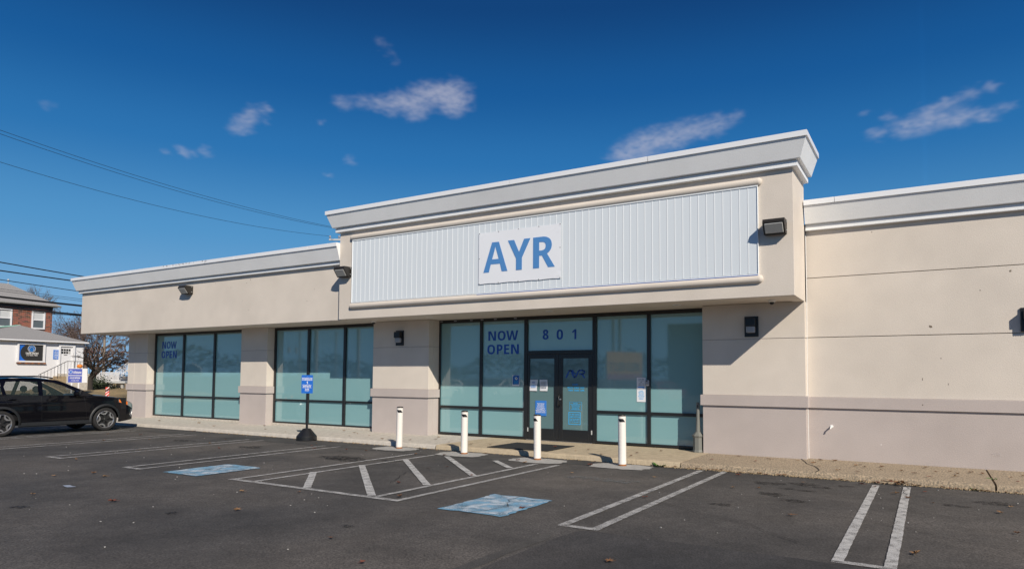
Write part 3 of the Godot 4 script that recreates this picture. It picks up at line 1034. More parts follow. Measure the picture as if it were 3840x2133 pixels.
func entrance(b: Node3D) -> void:
	var z := -0.44
	var w := node("entrance_front", b)
	bar(w, "head_bar", -9.264, -2.001, 3.075, HEAD + 0.008, z)
	# fixed lights either side of the doors
	for side in [[-9.264, [-7.897], -6.55], [-4.668, [-3.342], -2.001]]:
		var xs: Array = [side[0]] + side[1] + [side[2]]
		bar(w, "sill_bar", xs[0], xs[2], 0.118, 0.172, z)
		for i in 2:
			var xl: float = xs[i] + (0.045 if i == 0 else 0.04)
			var xr: float = xs[i + 1] - (0.045 if i == 1 else 0.04)
			bar(w, "cross_bar", xl + 0.001, xr - 0.001, 0.812, 0.880, z)
			pane(w, xl, xr, 0.173, 0.811, z - 0.045, M.film)
			pane(w, xl, xr, 0.881, 3.074, z - 0.045, M.film)
		bar(w, "mullion", xs[1] - 0.04, xs[1] + 0.04, 0.173, 3.074, z + 0.002)
		bar(w, "mullion", xs[0], xs[0] + 0.045, 0.173, 3.074, z + 0.002)
		bar(w, "mullion", xs[2] - 0.045, xs[2], 0.173, 3.074, z + 0.002)
	bar(w, "door_jamb", -6.549, -6.50, 0.102, 3.074, z + 0.004, 0.14)
	bar(w, "door_jamb", -4.725, -4.669, 0.102, 3.074, z + 0.004, 0.14)
	bar(w, "transom_bar", -6.499, -4.726, 2.215, 2.30, z)
	pane(w, -6.499, -4.726, 2.301, 3.074, z - 0.045, M.film)
	var st := sh()
	bev(st, -6.499, -4.726, 0.10, 0.116, z - 0.14, z + 0.05, 0.004)
	obj("threshold", st, M.steel, w)
	# the two leaves
	for s in [[-6.495, -5.628, -6.435, -5.745], [-5.622, -4.730, -5.515, -4.832]]:
		var d := node("door", b)
		bar(d, "stile", s[0], s[2], 0.125, 2.210, z - 0.006, 0.05)
		bar(d, "stile", s[3], s[1], 0.125, 2.210, z - 0.006, 0.05)
		bar(d, "bottom_rail", s[2] + 0.001, s[3] - 0.001, 0.125, 0.395, z - 0.006, 0.05)
		bar(d, "top_rail", s[2] + 0.001, s[3] - 0.001, 2.105, 2.210, z - 0.006, 0.05)
		pane(d, s[2], s[3], 0.396, 2.104, z - 0.03, M.door_film)
		st = sh()
		var hx: float = -6.487 if s[0] < -6 else -4.757
		bev(st, hx, hx + 0.028, 0.305, 0.405, z - 0.005, z + 0.012, 0.004)
		obj("pivot_plate", st, M.galv, d)
		if s[0] > -6:
			st = sh()
			var hp := []
			for i in 13:
				var a := PI * i / 12.0
				hp.append(Vector3(-5.585 + 0.012 * sin(a), 1.10 + 0.135 * cos(a), z + 0.002 + 0.085 * sin(a)))
			tube(st, hp, [0.014], 8)
			obj("pull_handle", st, M.black_plastic, d)
			st = sh()
			lathe(st, [Vector2(0, -0.01), Vector2(0.022, -0.01), Vector2(0.020, 0.012), Vector2(0, 0.014)], 16, Transform3D(Basis(Vector3.RIGHT, PI / 2), Vector3(-5.57, 1.115, z)))
			obj("lock_cylinder", st, M.steel, d)
	# vinyl lettering on the glass
	var zl := z - 0.042
	for l in [["NOW", -7.245, 2.703, 0.90, 0.245, zl], ["OPEN", -7.247, 2.353, 0.95, 0.245, zl], ["8", -6.007, 2.697, 0.165, 0.245, zl], ["0", -5.612, 2.688, 0.175, 0.245, zl], ["1", -5.226, 2.685, 0.115, 0.24, zl]]:
		text("window_letters", l[0], w, Vector3(l[1], l[2], l[5]), l[3], l[4], M.decal_blue)
	text("window_letters", "NOW", b.get_node("window"), Vector3(-21.42, 2.727, -0.312), 0.87, 0.252, M.decal_blue)
	text("window_letters", "OPEN", b.get_node("window"), Vector3(-21.42, 2.382, -0.312), 0.92, 0.252, M.decal_blue)
	# door decals: the three-letter mark drawn as strokes, hours, two framed notices
	var d2: Node3D = b.get_children().filter(func(n): return n.name.begins_with("door"))[1]
	var zd := z - 0.027
	var mk := sh()
	var strokes := [[[0.00, 0.0], [0.17, 0.95], [0.22, 1.0], [0.28, 0.92], [0.40, 0.12], [0.46, 0.0], [0.53, 0.1], [0.66, 0.86], [0.72, 1.0], [0.90, 1.0], [0.98, 0.9], [1.0, 0.75], [0.95, 0.55], [0.86, 0.48], [0.74, 0.48]], [[0.34, 1.0], [0.42, 0.62], [0.48, 0.5]], [[0.86, 0.48], [0.99, 0.0]]]
	for s in strokes:
		for i in s.size() - 1:
			var a := Vector2(-5.425 + s[i][0] * 0.485, 1.648 + s[i][1] * 0.165)
			var c := Vector2(-5.425 + s[i + 1][0] * 0.485, 1.648 + s[i + 1][1] * 0.165)
			var e := (c - a).normalized() * 0.012
			prism(mk, stroke(a - e, c + e, 0.030), 0.003, Transform3D(Basis(), Vector3(0, 0, zd)))
	obj("logo", mk, M.decal_blue, d2)
	text("decal_text", "HOURS:", d2, Vector3(-5.185, 1.475, zd), 0.15, 0.042, M.decal_light)
	text("decal_text", "MON-SAT", d2, Vector3(-5.315, 1.402, zd), 0.15, 0.036, M.decal_cyan)
	text("decal_text", "10:00AM - 7:00PM", d2, Vector3(-5.085, 1.402, zd), 0.27, 0.036, M.decal_cyan)
	text("decal_text", "SUNDAY", d2, Vector3(-5.305, 1.338, zd), 0.13, 0.036, M.decal_cyan)
	text("decal_text", "10:00AM - 5:00PM", d2, Vector3(-5.085, 1.338, zd), 0.27, 0.036, M.decal_cyan)
	for q in [[-5.335, -5.016, 0.863, 1.064, 0.006], [-5.362, -5.044, 0.522, 0.822, 0.016]]:
		var fr := sh()
		box(fr, q[0], q[1], q[3] - q[4], q[3], zd, zd + 0.003)
		box(fr, q[0], q[1], q[2], q[2] + q[4], zd, zd + 0.003)
		box(fr, q[0], q[0] + q[4], q[2] + q[4], q[3] - q[4], zd, zd + 0.003)
		box(fr, q[1] - q[4], q[1], q[2] + q[4], q[3] - q[4], zd, zd + 0.003)
		obj("decal_frame", fr, M.decal_cyan, d2)
	for l in [["DO NOT ENTER", 0.762, 0.255, 0.036], ["LIMITED ACCESS", 0.706, 0.265, 0.036]]: text("decal_text", l[0], d2, Vector3(-5.203, l[1], zd), l[2], l[3], M.decal_cyan)
	for l in [[-5.176, 1.036, 0.12], [-5.176, 1.006, 0.28], [-5.176, 0.976, 0.22], [-5.176, 0.948, 0.20], [-5.176, 0.918, 0.18], [-5.176, 0.888, 0.22], [-5.203, 0.655, 0.24], [-5.203, 0.622, 0.23], [-5.203, 0.588, 0.25]]:
		scribble("small_print", d2, Vector3(l[0], l[1], zd), l[2], 0.017, M.decal_cyan)

# ---------------------------------------------------------------- sign wall and banner
func make_sign_wall() -> void:
	var s := thing("sign_panel_wall", "pale blue-white ribbed metal sign field on the tower between two half-round mouldings", "sign")
	var n := 66
	var x0 := -10.92
	var w := 10.295 / n
	var y0 := 3.585
	var y1 := 5.212
	var z := TOWER_Z + 0.001
	var st := sh()
	# one pan: a flat face and a raised lip along its right-hand edge
	box(st, 0.0, w - 0.0006, 0, y1 - y0, 0, 0.032)
	var pan := done(st, M.sign_panel)
	st = sh()
	bev(st, w - 0.0170, w - 0.0010, 0.002, y1 - y0 - 0.002, 0.0324, 0.0375, 0.0025)
	var lip := done(st, M.sign_rib)
	for i in n:
		var p := put("panel", pan, s, Vector3(x0 + i * w, y0, z))
		p.rotation.y = rng.randf_range(-0.0025, 0.0025)
		if i < n - 1: put("rib", lip, p)
	for q in [[x0 - 0.015, x0 + 10.31, y1 + 0.001, y1 + 0.03], [x0 - 0.015, x0 + 10.31, y0 - 0.026, y0 - 0.008]]:
		st = sh()
		bev(st, q[0], q[1], q[2], q[3], z, z + 0.048, 0.004)
		obj("edge_trim", st, M.sign_rib, s)
	for x in [x0 - 0.016, x0 + 10.296]:
		st = sh()
		bev(st, x, x + 0.015, y0 - 0.007, y1, z, z + 0.048, 0.004)
		obj("edge_trim", st, M.sign_rib, s)
	st = sh()
	bev(st, x0 + 4.0, x0 + 10.30, y0 - 0.040, y0 - 0.0265, z, z + 0.060, 0.003)
	obj("blue_edge", st, M.blue_edge, s)
	# the banner, hung from grommets, creased at two corners
	var b := thing("banner", "white vinyl banner with blue letters tied over the ribbed sign field", "banner", Vector3(-5.793, 4.388, TOWER_Z + 0.054))
	st = sh()
	st.set_smooth_group(1)
	var W := 2.155
	var Hh := 1.212
	var nx := 44
	var ny := 26
	var P := func(i: int, j: int) -> Vector3:
		var u := float(i) / nx
		var v := float(j) / ny
		var x := (u - 0.5) * W
		var y := (v - 0.5) * Hh
		# the edge sags between grommets
		var sag := 0.012 * absf(sin(u * PI * 4.0))
		if v > 0.5: y -= sag * pow(v, 6.0)
		else: y += sag * pow(1.0 - v, 6.0)
		var z2 := 0.0
		for c in [[1.0, 0.0, 1.0], [1.0, 1.0, 0.7], [0.0, 1.0, 0.6], [0.0, 0.0, 0.3]]:
			var d := Vector2((u - c[0]) * W, (v - c[1]) * Hh)
			var an := atan2(d.y, d.x)
			z2 += c[2] * 0.010 * sin(an * 16.0) * exp(-pow(d.length() / 0.24, 2.0) * 1.2) * minf(1.0, d.length() / 0.05)
		return Vector3(x, y, z2 + 0.0025 * sin(u * 9.0) * sin(v * 4.0))
	for i in nx:
		for j in ny:
			quad(st, P.call(i, j), P.call(i + 1, j), P.call(i + 1, j + 1), P.call(i, j + 1))
	obj("cloth", st, M.banner, b)
	text("letters", "AYR", b, Vector3(-0.005, 0.005, 0.004), 1.873, 0.69, M.letter_blue, 0.0, true, 0.003)
	for g in [[-0.5, -0.5], [-0.25, -0.5], [0, -0.5], [0.25, -0.5], [0.5, -0.5], [-0.5, 0.5], [-0.25, 0.5], [0, 0.5], [0.25, 0.5], [0.5, 0.5], [-0.5, 0.0], [0.5, 0.06]]:
		st = sh()
		lathe(st, [Vector2(0, 0.0), Vector2(0.010, 0.0), Vector2(0.010, 0.008), Vector2(0.006, 0.010), Vector2(0, 0.010)], 10, Transform3D(Basis(Vector3.RIGHT, PI / 2), Vector3(g[0] * (W - 0.04), g[1] * (Hh - 0.035), -0.002)))
		obj("grommet", st, M.grey_plastic, b)

# ---------------------------------------------------------------- lamps and cameras on the store
func make_fixtures() -> void:
	# wall packs: back box, hood that leans out, tilted lens
	var k := 0
	for f in [[-18.30, 4.375, WING_Z, "bronze floodlight alone on the low canopy fascia over the small windows"], [-11.17, 4.40, TOWER_Z, "bronze floodlight squeezed between tower corner and ribbed sign field"], [-0.30, 4.405, TOWER_Z, "bronze floodlight on the tower beside the blank wing wall"]]:
		var t := thing("flood_light", f[3], "floodlight", Vector3(f[0], f[1], f[2] + 0.001), 0.0, "floodlights on the store front")
		var w := 0.188
		var prof := PackedVector2Array([Vector2(0, -0.125), Vector2(0.125, -0.135), Vector2(0.285, 0.075), Vector2(0.26, 0.125), Vector2(0, 0.125)])
		var st := sh()
		# housing: the profile pushed across, seen from the side
		prism(st, prof, 2 * w, Transform3D(Basis(Vector3(0, 0, 1), Vector3(0, 1, 0), Vector3(-1, 0, 0)), Vector3(w, 0, 0)))
		obj("housing", st, M.bronze, t)
		var slope := Vector3(0, 0.21, 0.16).normalized()
		var out := Vector3(0, -0.16, 0.21).normalized()
		var T := Transform3D(Basis(Vector3.RIGHT, slope, out), Vector3(0, -0.03, 0.205))
		st = sh()
		bev(st, -w, w, -0.128, -0.106, 0.002, 0.022, 0.004, T)
		bev(st, -w, w, 0.106, 0.128, 0.002, 0.022, 0.004, T)
		bev(st, -w, -w + 0.024, -0.1055, 0.1055, 0.002, 0.022, 0.004, T)
		bev(st, w - 0.024, w, -0.1055, 0.1055, 0.002, 0.022, 0.004, T)
		obj("lens_frame", st, M.bronze, t)
		st = sh()
		bev(st, -w + 0.025, w - 0.025, -0.105, 0.105, 0.002, 0.030, 0.02, T)
		obj("lens", st, M.lens, t)
		for y in [-0.07, 0.09]:
			st = sh()
			lathe(st, [Vector2(0, 0), Vector2(0.012, 0), Vector2(0.010, 0.012), Vector2(0, 0.013)], 8, Transform3D(Basis(Vector3.BACK, -PI / 2), Vector3(w, y, 0.05)))
			obj("screw", st, M.galv, t)
		k += 1
	# lanterns: back plate, hood, frosted glass below
	for f in [[-10.258, 2.687, 0.0, "black wall lantern on the beige pier between small windows and doors"], [-1.0, 2.690, 0.0, "black wall lantern on the pier under the tower corner"], [3.53, 2.675, RIGHT_Z, "black wall lantern on the long blank wing wall"]]:
		var t := thing("wall_lantern", f[3], "wall lamp", Vector3(f[0], f[1], f[2] + 0.001), 0.0, "lanterns on the store walls")
		var st := sh()
		bev(st, -0.135, 0.135, -0.205, 0.205, 0, 0.035, 0.006)
		obj("back_plate", st, M.black_plastic, t)
		st = sh()
		bev(st, -0.10, 0.10, 0.0, 0.165, 0.036, 0.165, 0.012)
		obj("hood", st, M.black_plastic, t)
		st = sh()
		bev(st, -0.08, 0.08, -0.125, -0.002, 0.036, 0.145, 0.01)
		obj("glass", st, M.frost, t)
		for x in [-0.05, -0.02, 0.012, 0.045]:
			st = sh()
			box(st, x - 0.004, x + 0.004, -0.12, -0.006, 0.1455, 0.150)
			obj("glass_rib", st, M.lens, t)
	# dome cameras under the soffits
	for f in [[-0.52, 0.45, HEAD + 0.013, "white dome camera under the tower soffit beside the lantern pier"], [-10.96, 0.30, HEAD + 0.013, "white dome camera under the soffit by the pier lantern"], [-24.3, 0.25, HEAD + 0.011, "white dome camera under the canopy end past the last pier"]]:
		var t := thing("dome_camera", f[3], "camera", Vector3(f[0], f[2], f[1]), 0.0, "dome cameras under the soffits")
		var st := sh()
		lathe(st, [Vector2(0, -0.045), Vector2(0.055, -0.045), Vector2(0.072, -0.02), Vector2(0.075, 0.0), Vector2(0, 0.0)], 20)
		obj("housing", st, M.white, t)
		st = sh()
		var pr := []
		for i in 7: pr.append(Vector2(0.046 * sin(i / 6.0 * PI / 2), -0.046 - 0.05 * cos(i / 6.0 * PI / 2)))
		lathe(st, pr, 16)
		obj("dome", st, M.black_plastic, t)
	# recessed soffit lights
	for x in [-8.9, -5.4, -2.4]:
		var t := thing("recessed_light", "small round recessed light in the tower soffit", "light", Vector3(x, HEAD + 0.013, 0.45), 0.0, "recessed soffit lights")
		var st := sh()
		lathe(st, [Vector2(0.05, -0.004), Vector2(0.09, -0.006), Vector2(0.095, 0.0), Vector2(0.05, 0.0)], 20)
		obj("trim_ring", st, M.white, t)
		st = sh()
		lathe(st, [Vector2(0, -0.002), Vector2(0.05, -0.002)], 16)
		obj("lens", st, M.frost, t)
	for x in [-20.6, -16.2, -13.4]:
		var t := thing("recessed_light", "small round recessed light in the canopy soffit", "light", Vector3(x, HEAD + 0.011, 0.40), 0.0, "recessed canopy lights")
		var st := sh()
		lathe(st, [Vector2(0.05, -0.004), Vector2(0.09, -0.006), Vector2(0.095, 0.0), Vector2(0.05, 0.0)], 20)
		obj("trim_ring", st, M.white, t)
		st = sh()
		lathe(st, [Vector2(0, -0.002), Vector2(0.05, -0.002)], 16)
		obj("lens", st, M.frost, t)
	# white clips left on the head bar of the entrance
	for x in [-9.18, -8.72, -8.2, -7.86, -7.45, -6.85]:
		var st := sh()
		bev(st, x - 0.04, x + 0.04, 3.118, 3.14, -0.438, -0.42, 0.004)
		tag(obj("head_clip", st, M.frost), "small pale clip on the black head bar over the entrance windows", "clip", "clips on the head bar")
	# a stub of pipe in the blank wall
	var s := thing("pipe_stub", "small white pipe stub poking from the blank wing wall base", "pipe", Vector3(0.42, 0.735, RIGHT_Z))
	var st2 := sh()
	lathe(st2, [Vector2(0, 0), Vector2(0.032, 0), Vector2(0.032, 0.01), Vector2(0.016, 0.012), Vector2(0.016, 0.06), Vector2(0, 0.06)], 12, Transform3D(Basis(Vector3.RIGHT, PI / 2), Vector3.ZERO))
	obj("flange", st2, M.white, s)
	st2 = sh()
	tube(st2, [Vector3(0, 0, 0.055), Vector3(-0.005, -0.01, 0.09), Vector3(-0.012, -0.045, 0.10)], [0.014], 8)
	obj("elbow", st2, M.white, s)

# ---------------------------------------------------------------- paper on the glass
func curled(called: String, parent: Node, w: float, h: float, m: Material, bend: float, flip := 1.0) -> MeshInstance3D:
	var st := sh()
	st.set_smooth_group(1)
	var P := func(i: int, j: int) -> Vector3:
		var u := i / 8.0
		var v := j / 8.0
		return Vector3((u - 0.5) * w + flip * bend * 0.6 * sin(v * PI * 1.6), (v - 0.5) * h, 0.004 + bend * (pow(1.0 - v, 2.0) * (0.4 + 0.6 * u) + 0.25 * u * u))
	for i in 8:
		for j in 8: quad(st, P.call(i, j), P.call(i + 1, j), P.call(i + 1, j + 1), P.call(i, j + 1))
	return obj(called, st, m, parent)

func make_notices() -> void:
	var zg := -0.483
	var zd := -0.468
	var t := thing("window_poster", "small blue poster with white border taped inside the pane left of the double doors".replace(" left of", " next to"), "poster", Vector3(-6.848, 1.558, zg))
	curled("sheet", t, 0.215, 0.272, M.paper, 0.006)
	var st := sh()
	prism(st, PackedVector2Array([Vector2(-0.09, -0.095), Vector2(0.09, -0.095), Vector2(0.095, 0.128), Vector2(-0.05, 0.128), Vector2(-0.09, 0.105)]), 0.003, Transform3D(Basis(), Vector3(0.0, 0, 0.0075)))
	obj("print", st, M.poster_navy, t)
	st = sh()
	lathe(st, [Vector2(0, 0.0), Vector2(0.036, 0.0), Vector2(0.036, 0.002), Vector2(0, 0.002)], 20, Transform3D(Basis(Vector3.RIGHT, PI / 2), Vector3(0.012, 0.055, 0.0108)))
	obj("round_picture", st, M.paper, t)
	st = sh()
	prism(st, PackedVector2Array([Vector2(-0.012, 0.02), Vector2(0.006, -0.026), Vector2(0.014, -0.004), Vector2(0.024, 0.026), Vector2(0.008, 0.012), Vector2(0.0, 0.022)]), 0.0015, Transform3D(Basis(), Vector3(0.012, 0.055, 0.0130)))
	obj("picture_figure", st, M.black_ink, t)
	for y in [-0.005, -0.022, -0.036, -0.052, -0.066]: scribble("small_print", t, Vector3(0.005, y, 0.0106), 0.11, 0.009, M.decal_cyan)
	t = thing("door_notice", "white paper with small blue logo taped on the door glass, edge curling", "notice", Vector3(-6.325, 1.448, zd), 0.0)
	curled("sheet", t, 0.222, 0.277, M.paper, 0.018, -1.0)
	text("logo_text", "AYR", t, Vector3(0.0, 0.065, 0.022), 0.075, 0.028, M.decal_blue)
	for y in [0.0, -0.025, -0.05]: scribble("small_print", t, Vector3(0.0, y, 0.024), 0.15 if y < 0 else 0.07, 0.010, M.decal_light)
	t = thing("door_notice", "white paper with lines of grey print taped on the door glass", "notice", Vector3(-6.041, 1.449, zd), 0.0)
	curled("sheet", t, 0.222, 0.277, M.paper, 0.014, 1.0)
	for y in [0.085, 0.06, 0.045, 0.02, -0.005, -0.028, -0.05, -0.07]: scribble("small_print", t, Vector3(0.0, y, 0.019), 0.16, 0.009, M.ink)
	t = thing("door_poster", "bright blue poster with white capitals low on the door glass", "poster", Vector3(-6.119, 0.886, zd))
	st = sh()
	bev(st, -0.154, 0.154, -0.186, 0.186, 0.002, 0.012, 0.002)
	obj("board", st, M.poster_blue, t)
	var words := ["THESE PREMISES ARE", "UNDER CONSTANT", "VIDEO SURVEILLANCE.", "NO ONE UNDER THE", "AGE OF 18 IS PERMITTED", "TO ENTER UNLESS THE", "INDIVIDUAL IS A PATIENT OR", "ACCOMPANIED BY PARENT,", "GUARDIAN OR CAREGIVER"]
	var wide := [0.21, 0.18, 0.21, 0.19, 0.24, 0.225, 0.275, 0.26, 0.26]
	for i in 9: text("poster_text", words[i], t, Vector3(0.0, 0.115 - i * 0.0272, 0.0125), wide[i], 0.0165, M.paper)
	# two notices and the doorbell at the post
	var zw := -0.483
	t = thing("doorbell_notice", "white notice with a thick blue arrow beside the doorbell", "notice", Vector3(-3.531, 1.520, zw))
	st = sh()
	bev(st, -0.108, 0.108, -0.134, 0.134, 0.002, 0.006, 0.001)
	obj("sheet", st, M.paper, t)
	var w2 := ["PLEASE RING", "THE DOORBELL", "AND", "SHOW YOUR", "MEDICAL ID"]
	for i in 5: text("notice_text", w2[i], t, Vector3(0, 0.098 - i * 0.034, 0.0065), [0.13, 0.15, 0.05, 0.13, 0.13][i], 0.019, M.ink)
	st = sh()
	prism(st, PackedVector2Array([Vector2(-0.075, -0.012), Vector2(0.042, -0.012), Vector2(0.042, -0.024), Vector2(0.08, 0.0), Vector2(0.042, 0.024), Vector2(0.042, 0.012), Vector2(-0.075, 0.012)]), 0.002, Transform3D(Basis(), Vector3(0, -0.086, 0.0065)))
	obj("arrow", st, M.decal_light, t)
	t = thing("waiting_notice", "white notice of pale blue print under the arrow notice", "notice", Vector3(-3.531, 1.242, zw))
	st = sh()
	bev(st, -0.108, 0.108, -0.140, 0.140, 0.002, 0.006, 0.001)
	obj("sheet", st, M.paper, t)
	var w3 := ["PLEASE", "DON'T PULL", "THE DOOR", "UNTIL WE", "SAY YOU ARE", "GOOD TO", "COME IN"]
	for i in 7: text("notice_text", w3[i], t, Vector3(0, 0.108 - i * 0.030, 0.0065), [0.08, 0.13, 0.12, 0.11, 0.15, 0.11, 0.10][i], 0.019, M.decal_cyan)
	t = thing("doorbell", "grey camera doorbell screwed to the black window post", "doorbell", Vector3(-3.372, 1.530, -0.437))
	st = sh()
	bev(st, -0.05, 0.05, -0.068, 0.068, 0, 0.03, 0.014)
	obj("housing", st, M.frost, t)
	st = sh()
	lathe(st, [Vector2(0, 0), Vector2(0.016, 0), Vector2(0.014, 0.006), Vector2(0, 0.007)], 14, Transform3D(Basis(Vector3.RIGHT, PI / 2), Vector3(0, 0.04, 0.0302)))
	obj("camera_eye", st, M.black, t)
	st = sh()
	bev(st, -0.02, 0.02, -0.035, -0.024, 0.0302, 0.033, 0.002)
	obj("button", st, M.yellow, t)

# ---------------------------------------------------------------- bollards and things on the pavement
func make_bollards() -> void:
	var data := [[-8.30, 2.25, 0.945, "white steel bollard before the pier with the lantern", 0.0], [-6.43, 2.33, 0.915, "white steel bollard before the fixed window next to the doors", 0.0], [-4.64, 2.34, 0.895, "white steel bollard with rusty cap directly before the double doors", -0.5], [-2.87, 2.26, 0.945, "white steel bollard before the last window by the ash receptacle", 0.35]]
	for d in data:
		var t := thing("bollard", d[3], "bollard", Vector3(d[0], 0.009, d[1]), d[4], "bollards in front of the entrance")
		t.rotation.x = rng.randf_range(-0.010, 0.010)
		t.rotation.z = rng.randf_range(-0.012, 0.012)
		var st := sh()
		var r := 0.073
		var pr := [Vector2(r, 0.03)]
		for i in 12: pr.append(Vector2(r, 0.03 + (d[2] - 0.06) * (i + 1) / 12.0))
		lathe(st, pr, 28)
		obj("post", st, M.bollard, t)
		st = sh()
		lathe(st, [Vector2(r + 0.001, 0), Vector2(r + 0.0012, 0.006), Vector2(r, 0.0305)], 28)
		obj("rusty_foot", st, M.rust, t)
		st = sh()
		lathe(st, [Vector2(r, d[2] - 0.03), Vector2(r + 0.001, d[2] - 0.02), Vector2(r - 0.006, d[2] - 0.006), Vector2(0.03, d[2]), Vector2(0, d[2])], 28)
		obj("cap", st, M.bronze, t)
		# slanted black tape mark wrapped on the front
		st = sh()
		st.set_smooth_group(1)
		var facing: float = atan2(2.04 - d[0], 14.26 - d[1]) - d[4]
		for i in 12:
			for j in 8:
				var q := []
				for e in [[i, j], [i + 1, j], [i + 1, j + 1], [i, j + 1]]:
					var eu: float = e[0] / 12.0
					var ev: float = e[1] / 8.0
					var swing := -0.75 if d[4] == -0.5 else 0.0
					var an: float = facing + swing + lerpf(lerpf(-0.55, 0.95, eu), lerpf(-1.15, 0.30, eu), ev)
					q.append(Vector3((r + 0.0018) * sin(an), d[2] - 0.135 + 0.060 * ev, (r + 0.0018) * cos(an)))
				quad(st, q[0], q[1], q[2], q[3])
		obj("tape_mark", st, M.black, t)

func make_street_things() -> void:
	# rubber mat before the doors
	var st := sh()
	bev(st, -6.30, -4.78, WALK, WALK + 0.012, 0.38, 1.66, 0.006)
	var mt := obj("door_mat", st, M.mat)
	tag(mt, "black rubber mat on the tan concrete before the double doors", "mat")
	# smokers' post in the corner of the pier
	var t := thing("ash_receptacle", "grey plastic cigarette post standing against the pier by the last window", "ash bin", Vector3(-2.128, WALK, -0.075))
	st = sh()
	lathe(st, [Vector2(0, 0), Vector2(0.150, 0), Vector2(0.150, 0.02), Vector2(0.132, 0.05), Vector2(0.126, 0.30), Vector2(0.150, 0.335), Vector2(0.150, 0.35), Vector2(0.07, 0.42), Vector2(0.045, 0.425)], 8, Transform3D(Basis(Vector3.UP, PI / 8).scaled(Vector3(0.8, 1, 0.8)), Vector3.ZERO), false)
	obj("base", st, M.grey_plastic, t)
	st = sh()
	lathe(st, [Vector2(0.052, 0.42), Vector2(0.036, 0.70), Vector2(0.034, 1.0), Vector2(0.028, 1.035), Vector2(0, 1.04)], 16)
	obj("neck", st, M.grey_plastic, t)
	st = sh()
	bev(st, -0.010, 0.010, 0.93, 0.985, 0.026, 0.037, 0.004)
	obj("opening", st, M.black, t)
	# kerbside pick-up sign on a loose base
	t = thing("curbside_sign", "blue curbside pick-up sign on a black post with a cone base", "sign", Vector3(-11.52, 0.004, 2.08), 0.42)
	st = sh()
	lathe(st, [Vector2(0, 0), Vector2(0.250, 0), Vector2(0.256, 0.01), Vector2(0.256, 0.100), Vector2(0.248, 0.112), Vector2(0.080, 0.30), Vector2(0.055, 0.305), Vector2(0, 0.305)], 28)
	for i in 12:
		var a := TAU * i / 12.0
		var T := Transform3D(Basis(Vector3.UP, a), Vector3.ZERO)
		prism(st, PackedVector2Array([Vector2(0.240, 0.110), Vector2(0.246, 0.118), Vector2(0.092, 0.30), Vector2(0.080, 0.295)]), 0.02, T * Transform3D(Basis(), Vector3(0, 0, -0.01)))
	obj("base", st, M.black_plastic, t)
	st = sh()
	lathe(st, [Vector2(0, -0.02), Vector2(0.035, -0.02), Vector2(0.035, 0.02), Vector2(0, 0.02)], 14, Transform3D(Basis(Vector3.BACK, PI / 2), Vector3(0.262, 0.036, 0.05)))
	obj("wheel", st, M.rubber, t)
	st = sh()
	tube(st, [Vector3(0, 0.29, 0), Vector3(0.02, 1.45, 0)], [0.030], 12)
	obj("post", st, M.black_plastic, t)
	st = sh()
	var rr := PackedVector2Array()
	for c in [[1, 1, 0], [-1, 1, 1], [-1, -1, 2], [1, -1, 3]]:
		for i in 5:
			var a: float = (c[2] + i / 4.0) * PI / 2
			rr.append(Vector2(c[0] * 0.136, c[1] * 0.216) + Vector2(cos(a), sin(a)) * 0.016)
	prism(st, rr, 0.006, Transform3D(Basis(), Vector3(0.0, 1.425, 0.034)))
	obj("sign_plate", st, M.sign_blue, t)
	var zz := 0.0405
	text("sign_text", "RESERVED FOR", t, Vector3(0, 1.578, zz), 0.275, 0.028, M.white)
	text("sign_text", "CURBSIDE", t, Vector3(0, 1.538, zz), 0.275, 0.040, M.white)
	text("sign_text", "1", t, Vector3(0, 1.463, zz), 0.035, 0.072, M.white)
	text("sign_text", "PLEASE CALL", t, Vector3(0, 1.403, zz), 0.235, 0.025, M.white)
	scribble("sign_number", t, Vector3(0, 1.371, zz), 0.22, 0.024, M.white)
	text("sign_text", "UPON ARRIVAL", t, Vector3(0, 1.340, zz), 0.235, 0.022, M.white)
	text("sign_logo", "AYR", t, Vector3(0, 1.292, zz), 0.11, 0.042, M.white)
	scribble("small_print", t, Vector3(0, 1.258, zz), 0.105, 0.011, M.white)
	for y in [1.622, 1.23]:
		st = sh()
		lathe(st, [Vector2(0, 0), Vector2(0.007, 0), Vector2(0, 0.005)], 8, Transform3D(Basis(Vector3.RIGHT, PI / 2), Vector3(0, y, zz)))
		obj("bolt", st, M.steel, t)
	# a weed in the kerb, and one in the slab joint
	for w in [[-2.26, 0.0, CURB + 0.06, 0.14, "small green weed growing at the kerb before the tan concrete"], [2.845, WALK - 0.03, 1.15, 0.09, "tiny green weed in the joint of the aggregate slab"], [2.6, 0.0, CURB + 0.05, 0.08, "flat green weed at the foot of the aggregate kerb"]]:
		st = sh()
		for i in 40:
			var a := rng.randf() * TAU
			var l: float = w[3] * rng.randf_range(0.4, 1.0)
			var b := Vector3(cos(a) * 0.03, 0.0, sin(a) * 0.03)
			var e := b + Vector3(cos(a) * l, l * rng.randf_range(0.15, 0.6), sin(a) * l)
			var s := Vector3(-sin(a), 0, cos(a)) * l * 0.18
			quad(st, b, b.lerp(e, 0.55) + s, e, b.lerp(e, 0.55) - s)
		var o := obj("weed", st, M.green)
		o.position = Vector3(w[0], w[1] + 0.004, w[2])
		tag(o, w[4], "weed")

